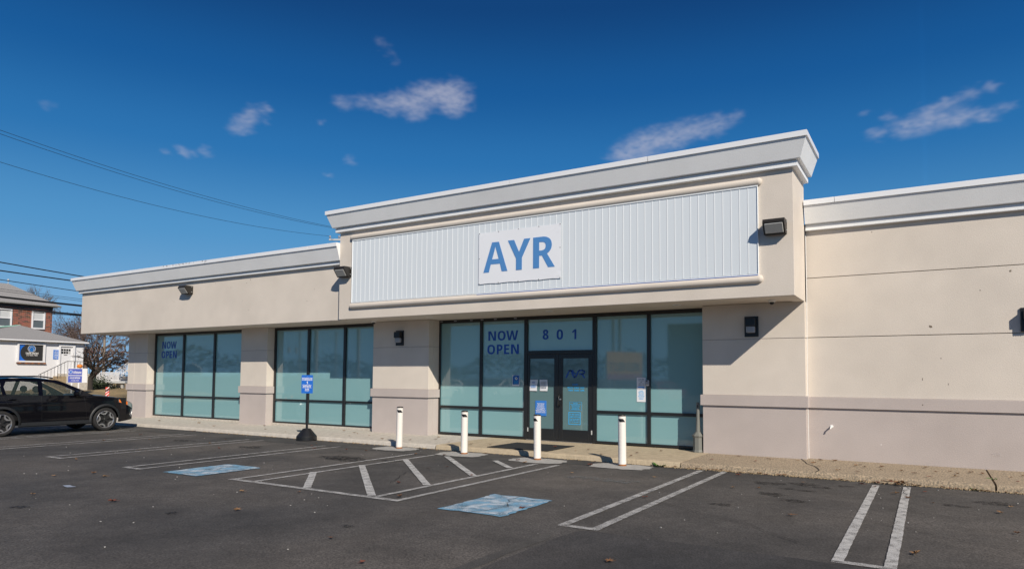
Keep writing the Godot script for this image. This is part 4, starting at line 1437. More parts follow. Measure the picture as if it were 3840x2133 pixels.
func make_leaves() -> void:
	# fallen oak and maple leaves, three curled shapes in five colours
	var shapes := []
	for v in 3:
		var st := sh()
		var ring := []
		var n := 14
		for i in n:
			var a := TAU * i / n
			var r := (0.075 if i % 2 == 0 else 0.034) * rng.randf_range(0.8, 1.2)
			ring.append(Vector3(cos(a) * r, 0.006 + 0.024 * rng.randf() * (1.0 if v != 1 else 1.5), sin(a) * r * 0.75))
		for i in n: tri(st, Vector3(0, 0.004, 0), ring[(i + 1) % n], ring[i])
		tube(st, [Vector3(0, 0.004, 0), Vector3(-0.06, 0.008, 0.01), Vector3(-0.10, 0.012, 0.03)], [0.002], 4, false)
		st.generate_normals()
		shapes.append(st.commit())
	var spots := []
	for q in [[0.35, 1.1], [0.9, 0.65], [0.95, 0.5], [1.05, 0.75], [1.3, 1.05], [1.3, 0.6], [1.62, 1.0], [1.95, 0.25], [1.8, 1.2], [2.1, 0.85], [2.3, 0.6], [2.35, 1.25], [2.4, 0.9], [2.6, 0.55], [2.75, 0.65], [3.1, 0.9], [3.15, 1.4], [3.3, 0.55], [0.2, 0.65], [0.25, 0.15], [-0.1, 0.4], [0.5, 0.1], [-0.6, 0.5], [-0.75, 1.0], [-1.2, 0.35], [-1.5, 1.2], [-2.8, 0.3], [-3.1, 0.9], [-3.0, 1.5], [-3.6, 1.6], [-4.3, 1.3], [-4.2, 0.9], [-5.0, 0.9], [-6.9, 1.4], [-6.5, 1.2], [-7.6, 1.3], [-8.7, 1.4], [-8.6, 0.4], [-8.3, 0.9], [-9.4, 1.6], [-10.4, 1.0], [-10.7, 1.4], [-11.0, 0.8], [-11.3, 0.6], [-12.0, 0.3], [-15.3, 0.35], [-14.2, 1.2], [-13.0, 1.5], [-17.9, 0.8], [-18.3, 0.5], [-19.9, 0.9], [-16.4, 1.3], [1.0, 1.6], [2.0, 1.55], [3.4, 1.1], [0.7, 1.5]]:
		spots.append([q[0], WALK + 0.002, q[1], 1.0, "dry brown fallen leaf lying on the concrete pavement"])
	for q in [[2.05, 3.6], [1.3, 2.45], [1.1, 2.3], [-0.75, 2.35], [2.9, 3.35], [3.15, 3.3], [2.75, 3.9], [2.8, 5.2], [3.0, 6.35], [1.75, 3.35], [1.6, 3.0], [-0.15, 3.6], [-0.5, 3.75], [-1.85, 3.4], [-2.3, 6.9], [-3.2, 3.7], [-4.45, 4.9], [-5.6, 4.6], [-5.4, 4.3], [-4.9, 6.2], [-5.5, 7.6], [-4.1, 7.1], [-5.1, 8.9], [-8.5, 3.1], [-9.0, 3.2], [-9.8, 3.4], [-10.3, 3.0], [-10.6, 2.6], [-7.2, 3.0], [-6.6, 2.8], [-4.9, 2.65], [-4.6, 2.9], [-3.4, 2.55], [-13.2, 3.2], [-12.7, 4.0], [-14.7, 4.3], [-11.5, 4.6], [-11.9, 7.4], [-9.2, 8.3], [-9.9, 8.7], [-9.7, 8.2], [-8.3, 9.7], [-6.9, 9.4], [-7.7, 10.6], [-8.5, 10.5], [-15.3, 5.1], [-16.3, 3.6], [-17.2, 4.0], [-3.1, 9.3], [-2.2, 9.8], [-1.3, 5.3], [0.6, 5.5], [1.9, 6.8], [2.5, 7.3], [-0.4, 8.6], [0.4, 8.9], [-6.2, 8.0], [-12.6, 5.8], [0.3, 2.6], [1.95, 2.6]]:
		spots.append([q[0], 0.004, q[1], 1.0, "dry brown fallen leaf lying on the open asphalt"])
	for i in 70: spots.append([rng.randf_range(-2.0, 3.9), 0.006, CURB + 0.05 + absf(rng.randfn(0.0, 0.05)), rng.randf_range(0.5, 0.95), "dry brown fallen leaf caught along the foot of the kerb"])
	for i in 16: spots.append([1.62 + rng.randfn(0.0, 0.12), 0.006 + 0.05 * rng.randf(), CURB + 0.09 + absf(rng.randfn(0.0, 0.05)), 0.95, "dry brown leaf in the small heap at the kerb"])
	for i in 30: spots.append([rng.randf_range(-17.0, -3.0), 0.008, CURB + 0.07 + absf(rng.randfn(0.0, 0.10)), rng.randf_range(0.5, 0.9), "dry brown fallen leaf caught along the foot of the kerb"])
	for s in spots:
		var o := MeshInstance3D.new()
		o.name = numbered("fallen_leaf")
		o.mesh = shapes[rng.randi() % 3]
		o.material_override = M.leaf[rng.randi() % 5]
		add_child(o)
		o.position = Vector3(s[0], s[1] + 0.010, s[2])
		var k: float = s[3] * rng.randf_range(0.45, 0.85)
		o.basis = Basis(Vector3.UP, rng.randf() * TAU) * Basis(Vector3.RIGHT, rng.randfn(0.0, 0.12)) * Basis.from_scale(Vector3(k, k, k))
		tag(o, s[4], "leaf", {"T": "leaves on the pavement", "O": "leaves on the asphalt", "K": "leaves along the kerb", "H": "leaves heaped at the kerb"}["T" if s[4].ends_with("pavement") else "O" if s[4].ends_with("asphalt") else "H" if s[4].contains("heap") else "K"])
	# crumbs of stone and leaf along the kerb
	var st := sh()
	for i in 900:
		var x := rng.randf_range(-2.2, 4.2) if i < 600 else rng.randf_range(-16.0, -2.2)
		var z := CURB + 0.04 + absf(rng.randfn(0.0, 0.045))
		var r := rng.randf_range(0.004, 0.012)
		var c := Vector3(x, 0.006 + r * 0.5, z)
		var T := Transform3D(Basis(Vector3(rng.randf(), rng.randf(), rng.randf()).normalized(), rng.randf() * TAU), c)
		box(st, -r, r, -r * 0.6, r * 0.6, -r, r, T)
	tag(obj("kerb_litter", st, M.sandstone), "crumbs of stone and leaf litter along the foot of the kerb", "litter", "", "stuff")

# ---------------------------------------------------------------- the parked car, nose to the building
# u runs from the nose (0) to the tail (4.45), s across (+ is the side towards us), y up
const CAR_L := 4.45
const AXLES := [0.92, 3.555]

func car_pt(u: float, y: float, s: float) -> Vector3:
	return Vector3(s, y, u - CAR_L / 2)

func car_half(u: float) -> float:
	var w := 0.875
	if u < 0.95: w = lerpf(0.60, 0.875, pow(clampf(u / 0.95, 0.0, 1.0), 0.42))
	if u > 3.7: w = lerpf(0.875, 0.70, pow((u - 3.7) / 0.75, 2.2))
	return w

func car_belt(u: float) -> float:   # top of the painted side
	var k := [[0.0, 0.62], [0.03, 0.74], [0.10, 0.80], [0.25, 0.865], [0.5, 0.925], [0.9, 0.985], [1.25, 1.02], [1.7, 1.03], [2.5, 1.05], [3.3, 1.085], [3.9, 1.10], [4.2, 1.06], [4.38, 0.98], [4.45, 0.80]]
	for i in k.size() - 1:
		if u <= k[i + 1][0]: return lerpf(k[i][1], k[i + 1][1], clampf((u - k[i][0]) / (k[i + 1][0] - k[i][0]), 0, 1))
	return 0.8

func car_low(u: float) -> float:    # lower edge: sill, wheel arches, bumpers
	var y := 0.235
	if u < 0.6: y = lerpf(0.30, 0.235, clampf(u / 0.5, 0, 1))
	if u > 3.9: y = lerpf(0.25, 0.36, clampf((u - 3.9) / 0.55, 0, 1))
	for a in AXLES:
		var d: float = absf(u - a)
		if d < 0.405: y = maxf(y, 0.335 + sqrt(0.405 * 0.405 - d * d) - 0.01)
	return y

func car_side(u: float, y: float) -> float:
	var t := (y - 0.62) / 0.45
	var crease := 0.012 * exp(-pow((y - 0.86) / 0.05, 2.0)) - 0.010 * exp(-pow((y - 0.45) / 0.07, 2.0))
	return car_half(u) - 0.045 * t * t * (1.0 if y > 0.62 else 0.7) + crease * clampf(u - 0.6, 0, 1)

func make_car() -> void:
	var car := thing("parked_car", "black compact crossover with roof rails parked nose-in towards the store", "car", Vector3(-19.435, 0.0, 2.43 + CAR_L / 2))
	var us := []
	var u := 0.0
	while u <= CAR_L + 0.001:
		us.append(u)
		u += 0.02 if u < 0.14 else 0.035
	if us[-1] < CAR_L: us.append(CAR_L)
	var N := 16
	var st := sh()
	st.set_smooth_group(1)
	for sd in [1.0, -1.0]:
		for i in us.size() - 1:
			for j in N:
				var q := []
				for e in [[i, j], [i + 1, j], [i + 1, j + 1], [i, j + 1]]:
					var uu: float = us[e[0]]
					var lo := car_low(uu)
					var y := lerpf(lo, car_belt(uu), float(e[1]) / N)
					q.append(car_pt(uu, y, sd * car_side(uu, y)))
				if sd > 0: quad(st, q[1], q[0], q[3], q[2])
				else: quad(st, q[0], q[1], q[2], q[3])
	# bonnet, cowl and tail deck between the sides, nose and tail faces
	var rowpts := func(uu: float, k: int) -> Vector3:
		var b := car_belt(uu)
		var w := car_side(uu, b)
		var x := -1.0 + k / 6.0
		var crown := 0.0
		if uu < 1.35: crown = 0.055 * clampf(uu / 0.4, 0.0, 1.0)
		return car_pt(uu, b + crown * (1.0 - x * x * x * x), x * w)
	for i in us.size() - 1:
		if us[i] > 1.40 and us[i] < 4.15: continue
		for k in 12:
			quad(st, rowpts.call(us[i], k), rowpts.call(us[i + 1], k), rowpts.call(us[i + 1], k + 1), rowpts.call(us[i], k + 1))
	for e in [[0.0, 1.0], [CAR_L, -1.0]]:
		for j in N:
			for k in 6:
				var q := []
				for c in [[k, j], [k + 1, j], [k + 1, j + 1], [k, j + 1]]:
					var y := lerpf(car_low(e[0]), car_belt(e[0]), float(c[1]) / N)
					var x: float = -1.0 + c[0] / 3.0
					q.append(car_pt(e[0] - e[1] * 0.05 * (1.0 - x * x), y, x * car_side(e[0], y)))
				if e[1] > 0: quad(st, q[1], q[0], q[3], q[2])
				else: quad(st, q[0], q[1], q[2], q[3])
	obj("body", st, M.car_paint, car)
	# dark tub inside, so that nothing shows through below the glass
	st = sh()
	box(st, -0.66, 0.66, 0.26, 0.62, -CAR_L / 2 + 0.5, CAR_L / 2 - 0.35)
	box(st, -0.80, 0.80, 0.62, 0.95, -CAR_L / 2 + 0.30, -CAR_L / 2 + 1.25)
	box(st, -0.80, 0.80, 0.60, 0.98, CAR_L / 2 - 0.95, CAR_L / 2 - 0.15)
	box(st, -0.80, 0.80, 0.40, 0.55, -CAR_L / 2 + 1.3, CAR_L / 2 - 0.9)
	obj("underbody", st, M.black, car)
	# grey cladding: wheel-arch lips and sill
	for a in AXLES:
		for sd in [1.0, -1.0]:
			st = sh()
			st.set_smooth_group(1)
			for i in 28:
				var q := []
				for e in [[i, 0], [i + 1, 0], [i + 1, 1], [i, 1], [i, 2], [i + 1, 2]]:
					var an := lerpf(-0.30, PI + 0.30, e[0] / 28.0)
					var r := 0.392 if e[1] == 0 else 0.455
					var uu: float = a + cos(an) * r
					var y := maxf(0.25, 0.335 + sin(an) * r)
					var off := 0.022 if e[1] < 2 else 0.0
					q.append(car_pt(uu, y, sd * (car_side(clampf(uu, 0.03, CAR_L), y) + off)))
				if sd > 0:
					quad(st, q[0], q[1], q[2], q[3])
					quad(st, q[3], q[2], q[5], q[4])
				else:
					quad(st, q[1], q[0], q[3], q[2])
					quad(st, q[2], q[3], q[4], q[5])
			obj("wheel_arch_trim", st, M.cladding, car)
	for sd in [1.0, -1.0]:
		st = sh()
		for i in 24:
			var a0 := lerpf(1.32, 3.16, i / 24.0)
			var a1 := lerpf(1.32, 3.16, (i + 1) / 24.0)
			var P := func(uu: float, y: float, o: float) -> Vector3: return car_pt(uu, y, sd * (car_side(uu, y) + o))
			var q := [P.call(a0, 0.225, 0.0), P.call(a1, 0.225, 0.0), P.call(a1, 0.25, 0.025), P.call(a0, 0.25, 0.025), P.call(a1, 0.335, 0.018), P.call(a0, 0.335, 0.018), P.call(a1, 0.345, 0.0), P.call(a0, 0.345, 0.0)]
			if sd > 0:
				quad(st, q[1], q[0], q[3], q[2])
				quad(st, q[2], q[3], q[5], q[4])
				quad(st, q[4], q[5], q[7], q[6])
			else:
				quad(st, q[0], q[1], q[2], q[3])
				quad(st, q[3], q[2], q[4], q[5])
				quad(st, q[5], q[4], q[6], q[7])
		obj("sill_trim", st, M.cladding, car)
	# greenhouse: pillars and roof, panes set in between
	var gs := func(y: float) -> float: return 0.825 - 0.40 * (y - 1.03) - 0.25 * pow(maxf(0.0, y - 1.03), 2.0)
	var G := func(uu: float, y: float, sd: float, o: float) -> Vector3: return car_pt(uu, y, sd * (gs.call(y) + o))
	var strip := func(s2: SurfaceTool, pts: Array, sd: float, o: float) -> void:   # polygon on the side of the greenhouse
		var poly := PackedVector2Array()
		for p in pts: poly.append(Vector2(p[0], p[1]))
		if Geometry2D.is_polygon_clockwise(poly): poly.reverse()
		var ix := Geometry2D.triangulate_polygon(poly)
		for i in range(0, ix.size(), 3):
			var t := []
			for k in 3: t.append(poly[ix[i + k]])
			if (t[1] - t[0]).cross(t[2] - t[0]) < 0: t.reverse()
			var a: Vector3 = G.call(t[0].x, t[0].y, sd, o)
			var b: Vector3 = G.call(t[1].x, t[1].y, sd, o)
			var c: Vector3 = G.call(t[2].x, t[2].y, sd, o)
			if sd > 0: tri(s2, c, b, a)
			else: tri(s2, a, b, c)
	var side_outline := [[1.22, 1.02], [1.60, 1.225], [1.95, 1.39], [2.20, 1.475], [2.6, 1.515], [3.2, 1.515], [3.8, 1.475], [4.12, 1.41], [4.36, 1.03]]
	var win_front := [[1.62, 1.045], [1.74, 1.165], [2.02, 1.315], [2.28, 1.41], [2.535, 1.435], [2.575, 1.06]]
	var win_rear := [[2.685, 1.062], [2.645, 1.438], [3.05, 1.445], [3.40, 1.43], [3.47, 1.30], [3.44, 1.085]]
	var win_quarter := [[3.53, 1.09], [3.545, 1.41], [3.78, 1.385], [4.02, 1.24], [4.02, 1.12]]
	for sd in [1.0, -1.0]:
		st = sh()
		# ring the windows with bands of frame
		var bands := [
			[[1.22, 1.02], [1.62, 1.045], [1.74, 1.165], [2.02, 1.315], [2.28, 1.41], [2.535, 1.435], [2.6, 1.515], [2.20, 1.475], [1.95, 1.39], [1.60, 1.225]],
			[[2.535, 1.435], [2.575, 1.06], [2.685, 1.062], [2.645, 1.438], [2.62, 1.515], [2.6, 1.515]],
			[[2.62, 1.515], [2.645, 1.438], [3.05, 1.445], [3.40, 1.43], [3.47, 1.30], [3.44, 1.085], [3.53, 1.09], [3.545, 1.41], [3.78, 1.385], [4.02, 1.24], [4.02, 1.12], [4.36, 1.03], [4.12, 1.41], [3.8, 1.475], [3.2, 1.515]],
			[[1.22, 1.02], [1.3, 1.0], [2.6, 1.03], [2.575, 1.06], [1.62, 1.045]],
			[[2.575, 1.06], [2.6, 1.03], [4.36, 1.03], [4.02, 1.12], [3.53, 1.09], [3.44, 1.085], [2.685, 1.062]],
		]
		for b in bands: strip.call(st, b, sd, 0.0)
		obj("window_frame", st, M.car_paint, car)
		for w in [win_front, win_rear, win_quarter]:
			st = sh()
			strip.call(st, w, sd, -0.012)
			obj("side_glass", st, M.car_glass, car)
		# chrome-free mirror
		st = sh()
		lathe(st, [Vector2(0, -0.075), Vector2(0.07, -0.07), Vector2(0.10, -0.02), Vector2(0.10, 0.03), Vector2(0.065, 0.075), Vector2(0, 0.085)], 14, Transform3D(Basis.from_scale(Vector3(1.0, 1.0, 0.75)), car_pt(1.78, 1.10, sd * 0.955)))
		obj("door_mirror", st, M.car_paint, car)
		for h in [[2.33, 0.925], [3.32, 0.965]]:
			st = sh()
			var hp := []
			for i in 7:
				var f := i / 6.0
				var uu: float = h[0] - 0.10 + 0.20 * f
				hp.append(car_pt(uu, h[1], sd * (car_side(uu, h[1]) + 0.004 + 0.034 * sin(f * PI))))
			tube(st, hp, [0.016], 8)
			obj("door_handle", st, M.car_paint, car)
		# roof rail on two feet
		st = sh()
		var rp := []
		for i in 13:
			var f := i / 12.0
			rp.append(car_pt(lerpf(2.24, 4.02, f), 1.525 + 0.055 * sin(clampf(f * 6.0, 0, PI / 2)) * sin(clampf((1 - f) * 6.0, 0, PI / 2)) - 0.04 * f * f, sd * 0.575))
		tube(st, rp, [0.019], 8)
		obj("roof_rail", st, M.black_plastic, car)
		# door cut lines
		for d in [[1.52, 1.0, 1.44, 0.36], [2.63, 1.05, 2.60, 0.36], [3.56, 1.08, 3.30, 0.62]]:
			st = sh()
			for i in 10:
				var f0 := i / 10.0
				var f1 := (i + 1) / 10.0
				var ua := lerpf(d[0], d[2], f0)
				var ub := lerpf(d[0], d[2], f1)
				var ya := lerpf(d[1], d[3], f0)
				var yb := lerpf(d[1], d[3], f1)
				tube(st, [car_pt(ua, ya, sd * (car_side(ua, ya) - 0.001)), car_pt(ub, yb, sd * (car_side(ub, yb) - 0.001))], [0.0035], 4, false)
			obj("door_gap", st, M.black, car)
		# headlamp with amber corner, fog-lamp bezel
		st = sh()
		st.set_smooth_group(1)
		var lamp := func(f: float, g: float) -> Vector3:
			var uu := lerpf(0.06, 0.52, f)
			var y := car_belt(uu) - 0.012 - g * lerpf(0.13, 0.095, f)
			return car_pt(uu, y, sd * (car_side(uu, y) + 0.006))
		for i in 8:
			for j in 2:
				var q := [lamp.call(i / 8.0, j / 2.0), lamp.call((i + 1) / 8.0, j / 2.0), lamp.call((i + 1) / 8.0, (j + 1) / 2.0), lamp.call(i / 8.0, (j + 1) / 2.0)]
				if sd > 0: quad(st, q[0], q[1], q[2], q[3])
				else: quad(st, q[3], q[2], q[1], q[0])
		var hl := obj("headlight", st, M.headlight, car)
		st = sh()
		for i in 5:
			var f0 := lerpf(0.36, 0.98, i / 5.0)
			var f1 := lerpf(0.36, 0.98, (i + 1) / 5.0)
			var q := [lamp.call(f0, 0.12), lamp.call(f1, 0.12), lamp.call(f1, 0.95), lamp.call(f0, 0.95)]
			for k in 4: q[k] += Vector3(sd * 0.004, 0, 0)
			if sd > 0: quad(st, q[0], q[1], q[2], q[3])
			else: quad(st, q[3], q[2], q[1], q[0])
		obj("amber_reflector", st, M.amber, hl)
		st = sh()
		var bz := func(f: float) -> Vector3:
			var c: Array = [[0.045, 0.60], [0.09, 0.60], [0.115, 0.40], [0.07, 0.38], [0.045, 0.60]][int(f)]
			return car_pt(c[0], c[1], sd * (car_side(c[0], c[1]) + 0.006))
		tube(st, [bz.call(0), bz.call(1), bz.call(2), bz.call(3), bz.call(4)], [0.008], 6, false)
		obj("fog_lamp_bezel", st, M.rim, car)
	# roof skin, windscreen and tailgate glass
	st = sh()
	st.set_smooth_group(1)
	var rl := [[2.13, 1.455], [2.35, 1.50], [2.6, 1.53], [3.2, 1.545], [3.8, 1.50], [4.20, 1.44], [4.24, 1.42]]
	var R := func(i: int, k: int) -> Vector3:
		var x := -1.0 + k / 5.0
		var w := 0.62 if i > 0 else 0.60
		return car_pt(rl[i][0], rl[i][1] + 0.045 * (1.0 - x * x) - 0.012, x * w)
	for i in rl.size() - 1:
		for k in 10: quad(st, R.call(i, k), R.call(i + 1, k), R.call(i + 1, k + 1), R.call(i, k + 1))
	obj("roof", st, M.car_paint, car)
	for gl in [[1.24, 1.035, 0.70, 2.13, 1.475, 0.595, "windscreen"], [4.24, 1.425, 0.60, 4.38, 1.05, 0.68, "rear_glass"]]:
		st = sh()
		st.set_smooth_group(1)
		for i in 4:
			for k in 8:
				var q := []
				for e in [[i, k], [i + 1, k], [i + 1, k + 1], [i, k + 1]]:
					var f: float = e[0] / 4.0
					var x: float = -1.0 + e[1] / 4.0
					q.append(car_pt(lerpf(gl[0], gl[3], f) + (-0.10 if gl[6] == "windscreen" else 0.06) * (1.0 - x * x) * (1.0 - 0.5 * f), lerpf(gl[1], gl[4], f) + 0.02 * sin(f * PI), x * lerpf(gl[2], gl[5], f)))
				quad(st, q[0], q[1], q[2], q[3])
		obj(gl[6], st, M.car_glass, car)
	# seats, dash, wheel
	for c in [[2.45, 0.36], [2.45, -0.36], [3.35, 0.40], [3.35, -0.40]]:
		st = sh()
		bev(st, c[1] - 0.24, c[1] + 0.24, 0.55, 1.10, c[0] - 0.02 - CAR_L / 2, c[0] + 0.14 - CAR_L / 2, 0.05)
		bev(st, c[1] - 0.13, c[1] + 0.13, 1.13, 1.31, c[0] + 0.05 - CAR_L / 2, c[0] + 0.16 - CAR_L / 2, 0.05)
		tube(st, [car_pt(c[0] + 0.10, 1.08, c[1] - 0.06), car_pt(c[0] + 0.10, 1.16, c[1] - 0.06)], [0.008], 6)
		tube(st, [car_pt(c[0] + 0.10, 1.08, c[1] + 0.06), car_pt(c[0] + 0.10, 1.16, c[1] + 0.06)], [0.008], 6)
		obj("seat", st, M.seat, car)
	st = sh()
	bev(st, -0.70, 0.70, 0.80, 1.01, 1.30 - CAR_L / 2, 1.72 - CAR_L / 2, 0.06)
	obj("dashboard", st, M.seat, car)
	st = sh()
	var wp := []
	for i in 21: wp.append(car_pt(1.92, 0.93, -0.36) + Basis(Vector3.RIGHT, -0.4) * (Vector3(cos(TAU * i / 20.0), sin(TAU * i / 20.0), 0) * 0.185))
	tube(st, wp, [0.014], 6, false)
	obj("steering_wheel", st, M.seat, car)
	# wheels
	for a in AXLES:
		for sd in [1.0, -1.0]:
			var w := node("wheel", car, car_pt(a, 0.335, sd * 0.775), 0.0)
			w.rotation.y = PI / 2 * sd
			w.rotation.z = 0.21 if a < 2 else 0.5
			var lie := Transform3D(Basis(Vector3.RIGHT, PI / 2), Vector3.ZERO)   # the axis along z, outside to +z
			st = sh()
			lathe(st, [Vector2(0.245, -0.10), Vector2(0.300, -0.11), Vector2(0.328, -0.085), Vector2(0.335, -0.03), Vector2(0.335, 0.04), Vector2(0.326, 0.09), Vector2(0.305, 0.108), Vector2(0.275, 0.110), Vector2(0.250, 0.100), Vector2(0.245, 0.085)], 40, lie)
			obj("tyre", st, M.rubber, w)
			st = sh()
			lathe(st, [Vector2(0.246, -0.09), Vector2(0.236, -0.05), Vector2(0.232, 0.06), Vector2(0.248, 0.098), Vector2(0.238, 0.103), Vector2(0.226, 0.088)], 40, lie)
			obj("rim", st, M.rim, w)
			st = sh()
			lathe(st, [Vector2(0, 0.03), Vector2(0.233, 0.03)], 32, lie)
			lathe(st, [Vector2(0, 0.085), Vector2(0.028, 0.085), Vector2(0.05, 0.07), Vector2(0.055, 0.031)], 20, lie)
			obj("hub", st, M.rim_dark, w)
			for k in 5:
				var T := Transform3D(Basis(Vector3.BACK, TAU * k / 5.0).scaled(Vector3(1.12, 1.12, 1.0)), Vector3.ZERO)
				# dark arm from the hub, then a bright fork whose tines bend along the rim
				st = sh()
				prism(st, PackedVector2Array([Vector2(-0.022, 0.03), Vector2(0.022, 0.03), Vector2(0.030, 0.145), Vector2(-0.030, 0.145)]), 0.05, T * Transform3D(Basis(), Vector3(0, 0, 0.032)))
				obj("spoke", st, M.rim_dark, w)
				st = sh()
				prism(st, PackedVector2Array([Vector2(-0.030, 0.125), Vector2(0.030, 0.125), Vector2(0.078, 0.165), Vector2(0.098, 0.200), Vector2(0.070, 0.205), Vector2(0.050, 0.175), Vector2(0.0, 0.158), Vector2(-0.050, 0.175), Vector2(-0.070, 0.205), Vector2(-0.098, 0.200), Vector2(-0.078, 0.165)]), 0.045, T * Transform3D(Basis(), Vector3(0, 0, 0.050)))
				obj("spoke_fork", st, M.rim, w)

# ---------------------------------------------------------------- neighbours beyond the store
# hip roof over a rectangle, with eaves
func hip(st: SurfaceTool, x0: float, x1: float, z0: float, z1: float, y: float, apex: Vector3, t := 0.12, ridge := 0.0) -> void:
	var c := [Vector3(x0, y, z1), Vector3(x1, y, z1), Vector3(x1, y, z0), Vector3(x0, y, z0)]
	var far := apex + Vector3(0, 0, ridge)   # the ridge runs along z from the apex
	tri(st, c[0], c[1], far)
	tri(st, c[2], c[3], apex)
	if ridge > 0.0:
		quad(st, c[1], c[2], apex, far)
		quad(st, c[3], c[0], far, apex)
	else:
		tri(st, c[1], c[2], apex)
		tri(st, c[3], c[0], apex)
	for i in 4:
		var a: Vector3 = c[i]
		var b: Vector3 = c[(i + 1) % 4]
		quad(st, a - Vector3(0, t, 0), b - Vector3(0, t, 0), b, a)
	quad(st, c[3] - Vector3(0, t, 0), c[2] - Vector3(0, t, 0), c[1] - Vector3(0, t, 0), c[0] - Vector3(0, t, 0))

func make_houses() -> void:
	var fx := -53.0        # front plane of the white house, facing +x
	var turn := PI / 2
	var b := thing("office_house", "single-storey white office with grey hip roof and a pumpkin-side stair".replace(" and a pumpkin-side stair", " beside the bare trees"), "house")
	var st := sh()
	box(st, -60.4, fx, 0.3, 4.0, -13.06, -5.9)
	obj("wall", st, M.house_white, b)
	st = sh()
	hip(st, -60.7, fx + 0.30, -13.25, -5.7, 4.12, Vector3(-56.8, 5.36, -10.3), 0.10)
	obj("roof", st, M.shingle, b)
	st = sh()
	bev(st, fx + 0.28, fx + 0.37, 4.00, 4.10, -13.28, -5.6, 0.02)
	obj("gutter", st, M.house_white, b)
	# picture window with its printed film, thick white reveal, brick sill
	var w := node("window", b)
	st = sh()
	box(st, fx + 0.002, fx + 0.03, 2.616, 3.765, -10.255, -8.714)
	obj("pane", st, M.black_ink, w)
	st = sh()
	for q in [[2.50, 2.615, -10.40, -8.60], [3.766, 3.86, -10.40, -8.60]]: bev(st, fx + 0.001, fx + 0.12, q[0], q[1], q[2], q[3], 0.01)
	for q in [[-10.40, -10.256], [-8.713, -8.60]]: bev(st, fx + 0.001, fx + 0.12, 2.616, 3.765, q[0], q[1], 0.01)
	obj("frame", st, M.house_white, w)
	for i in 14:
		st = sh()
		bev(st, fx + 0.001, fx + 0.14, 2.40, 2.495, -10.45 + i * 0.1335, -10.45 + i * 0.1335 + 0.125, 0.008)
		obj("sill_brick", st, M.brick if i % 3 else M.rust, w)
	# blue side of the print: a field bounded by an arc
	st = sh()
	var poly := PackedVector2Array([Vector2(0.77, 0.572), Vector2(0.77, -0.572)])
	for i in 17:
		var a := lerpf(-1.15, 1.15, i / 16.0)
		poly.append(Vector2(0.05 + 0.62 * cos(a), 0.62 * sin(a)))
	var TW := Transform3D(Basis(Vector3(0, 0, 1), Vector3.UP, Vector3(-1, 0, 0)).orthonormalized(), Vector3(fx + 0.031, 3.19, -9.484))
	TW.basis = Basis(Vector3(0, 0, -1), Vector3.UP, Vector3(1, 0, 0))
	var flip := PackedVector2Array()
	for p in poly: flip.append(Vector2(-p.x, p.y))
	prism(st, flip, 0.003, TW)
	obj("blue_print", st, M.sign_blue, w)
	emblem(w, Vector3(fx + 0.034, 3.48, -9.52), 0.26, turn, M.lens, M.poster_navy)
	text("window_text", "Leslie Intrieri", w, Vector3(fx + 0.034, 3.175, -9.56), 0.80, 0.15, M.white, turn)
	text("window_text", "215-855-7400", w, Vector3(fx + 0.034, 3.02, -9.56), 0.72, 0.115, M.white, turn, false)
	# door with eight small lights, in a white frame
	var d := node("door", b)
	st = sh()
	box(st, fx + 0.002, fx + 0.04, 1.72, 3.72, -12.25, -11.42)
	obj("leaf", st, M.house_white, d)
	st = sh()
	for q in [[1.72, 3.84, -11.415, -11.30], [1.72, 3.84, -12.42, -12.255], [3.725, 3.84, -12.254, -11.416]]: bev(st, fx + 0.001, fx + 0.14, q[0], q[1], q[2], q[3], 0.01)
	obj("frame", st, M.house_white, d)
	for i in 4:
		for j in 2:
			st = sh()
			box(st, fx + 0.041, fx + 0.05, 3.20 + j * 0.20, 3.36 + j * 0.20, -12.11 + i * 0.165, -11.98 + i * 0.165)
			obj("pane", st, M.black_ink if i + j > 0 else M.lens, d)
	st = sh()
	bev(st, fx + 0.041, fx + 0.06, 3.08, 3.12, -11.9, -11.66, 0.006)
	obj("letter_slot", st, M.bronze, d)
	# plaque
	var pl := thing("office_plaque", "tall light blue plaque on the white wall beside the office door", "sign", Vector3(fx + 0.001, 3.116, -11.14), turn)
	st = sh()
	bev(st, -0.19, 0.19, -0.35, 0.35, 0, 0.03, 0.01)
	obj("plate", st, std(lin(0.09, 0.22, 0.58), 0.5), pl)
	emblem(pl, Vector3(0, 0.26, 0.031), 0.065, 0.0, M.white, M.sign_blue)
	text("plaque_text", "Allstate", pl, Vector3(0, 0.155, 0.031), 0.25, 0.06, M.white)
	for y in [0.07, -0.01, -0.05, -0.11, -0.19, -0.25]: scribble("small_print", pl, Vector3(0, y, 0.031), 0.22, 0.025, M.white)
	# landing, steps, railing
	var s := thing("entrance_steps", "tan concrete steps and landing before the white office door", "steps")
	st = sh()
	bev(st, fx + 0.003, fx + 1.3, 0.3, 1.72, -13.0, -11.30, 0.02)
	obj("landing", st, M.concrete, s)
	for i in 6:
		st = sh()
		bev(st, fx + 0.003, fx + 1.3, 0.3, 1.53 - i * 0.19, -11.299 + i * 0.30, -11.001 + i * 0.30, 0.015)
		obj("step", st, M.sandstone, s)
	var rl := thing("stair_railing", "thin black iron railing along the office steps", "railing")
	var px := fx + 1.22
	st = sh()
	tube(st, [Vector3(px, 2.62, -12.95), Vector3(px, 2.62, -11.35), Vector3(px, 1.60, -9.5)], [0.022], 6)
	obj("handrail", st, M.black, rl)
	for i in 16:
		var z := -12.95 + i * 0.22
		var top := 2.62 if z < -11.35 else 2.62 - (z + 11.35) * 0.551
		var low := 1.72 if z < -11.30 else maxf(0.5, 1.60 - (z + 11.30) * 0.633)
		st = sh()
		tube(st, [Vector3(px, low, z), Vector3(px, top, z)], [0.011 if i % 5 else 0.02], 5)
		obj("baluster", st, M.black, rl)
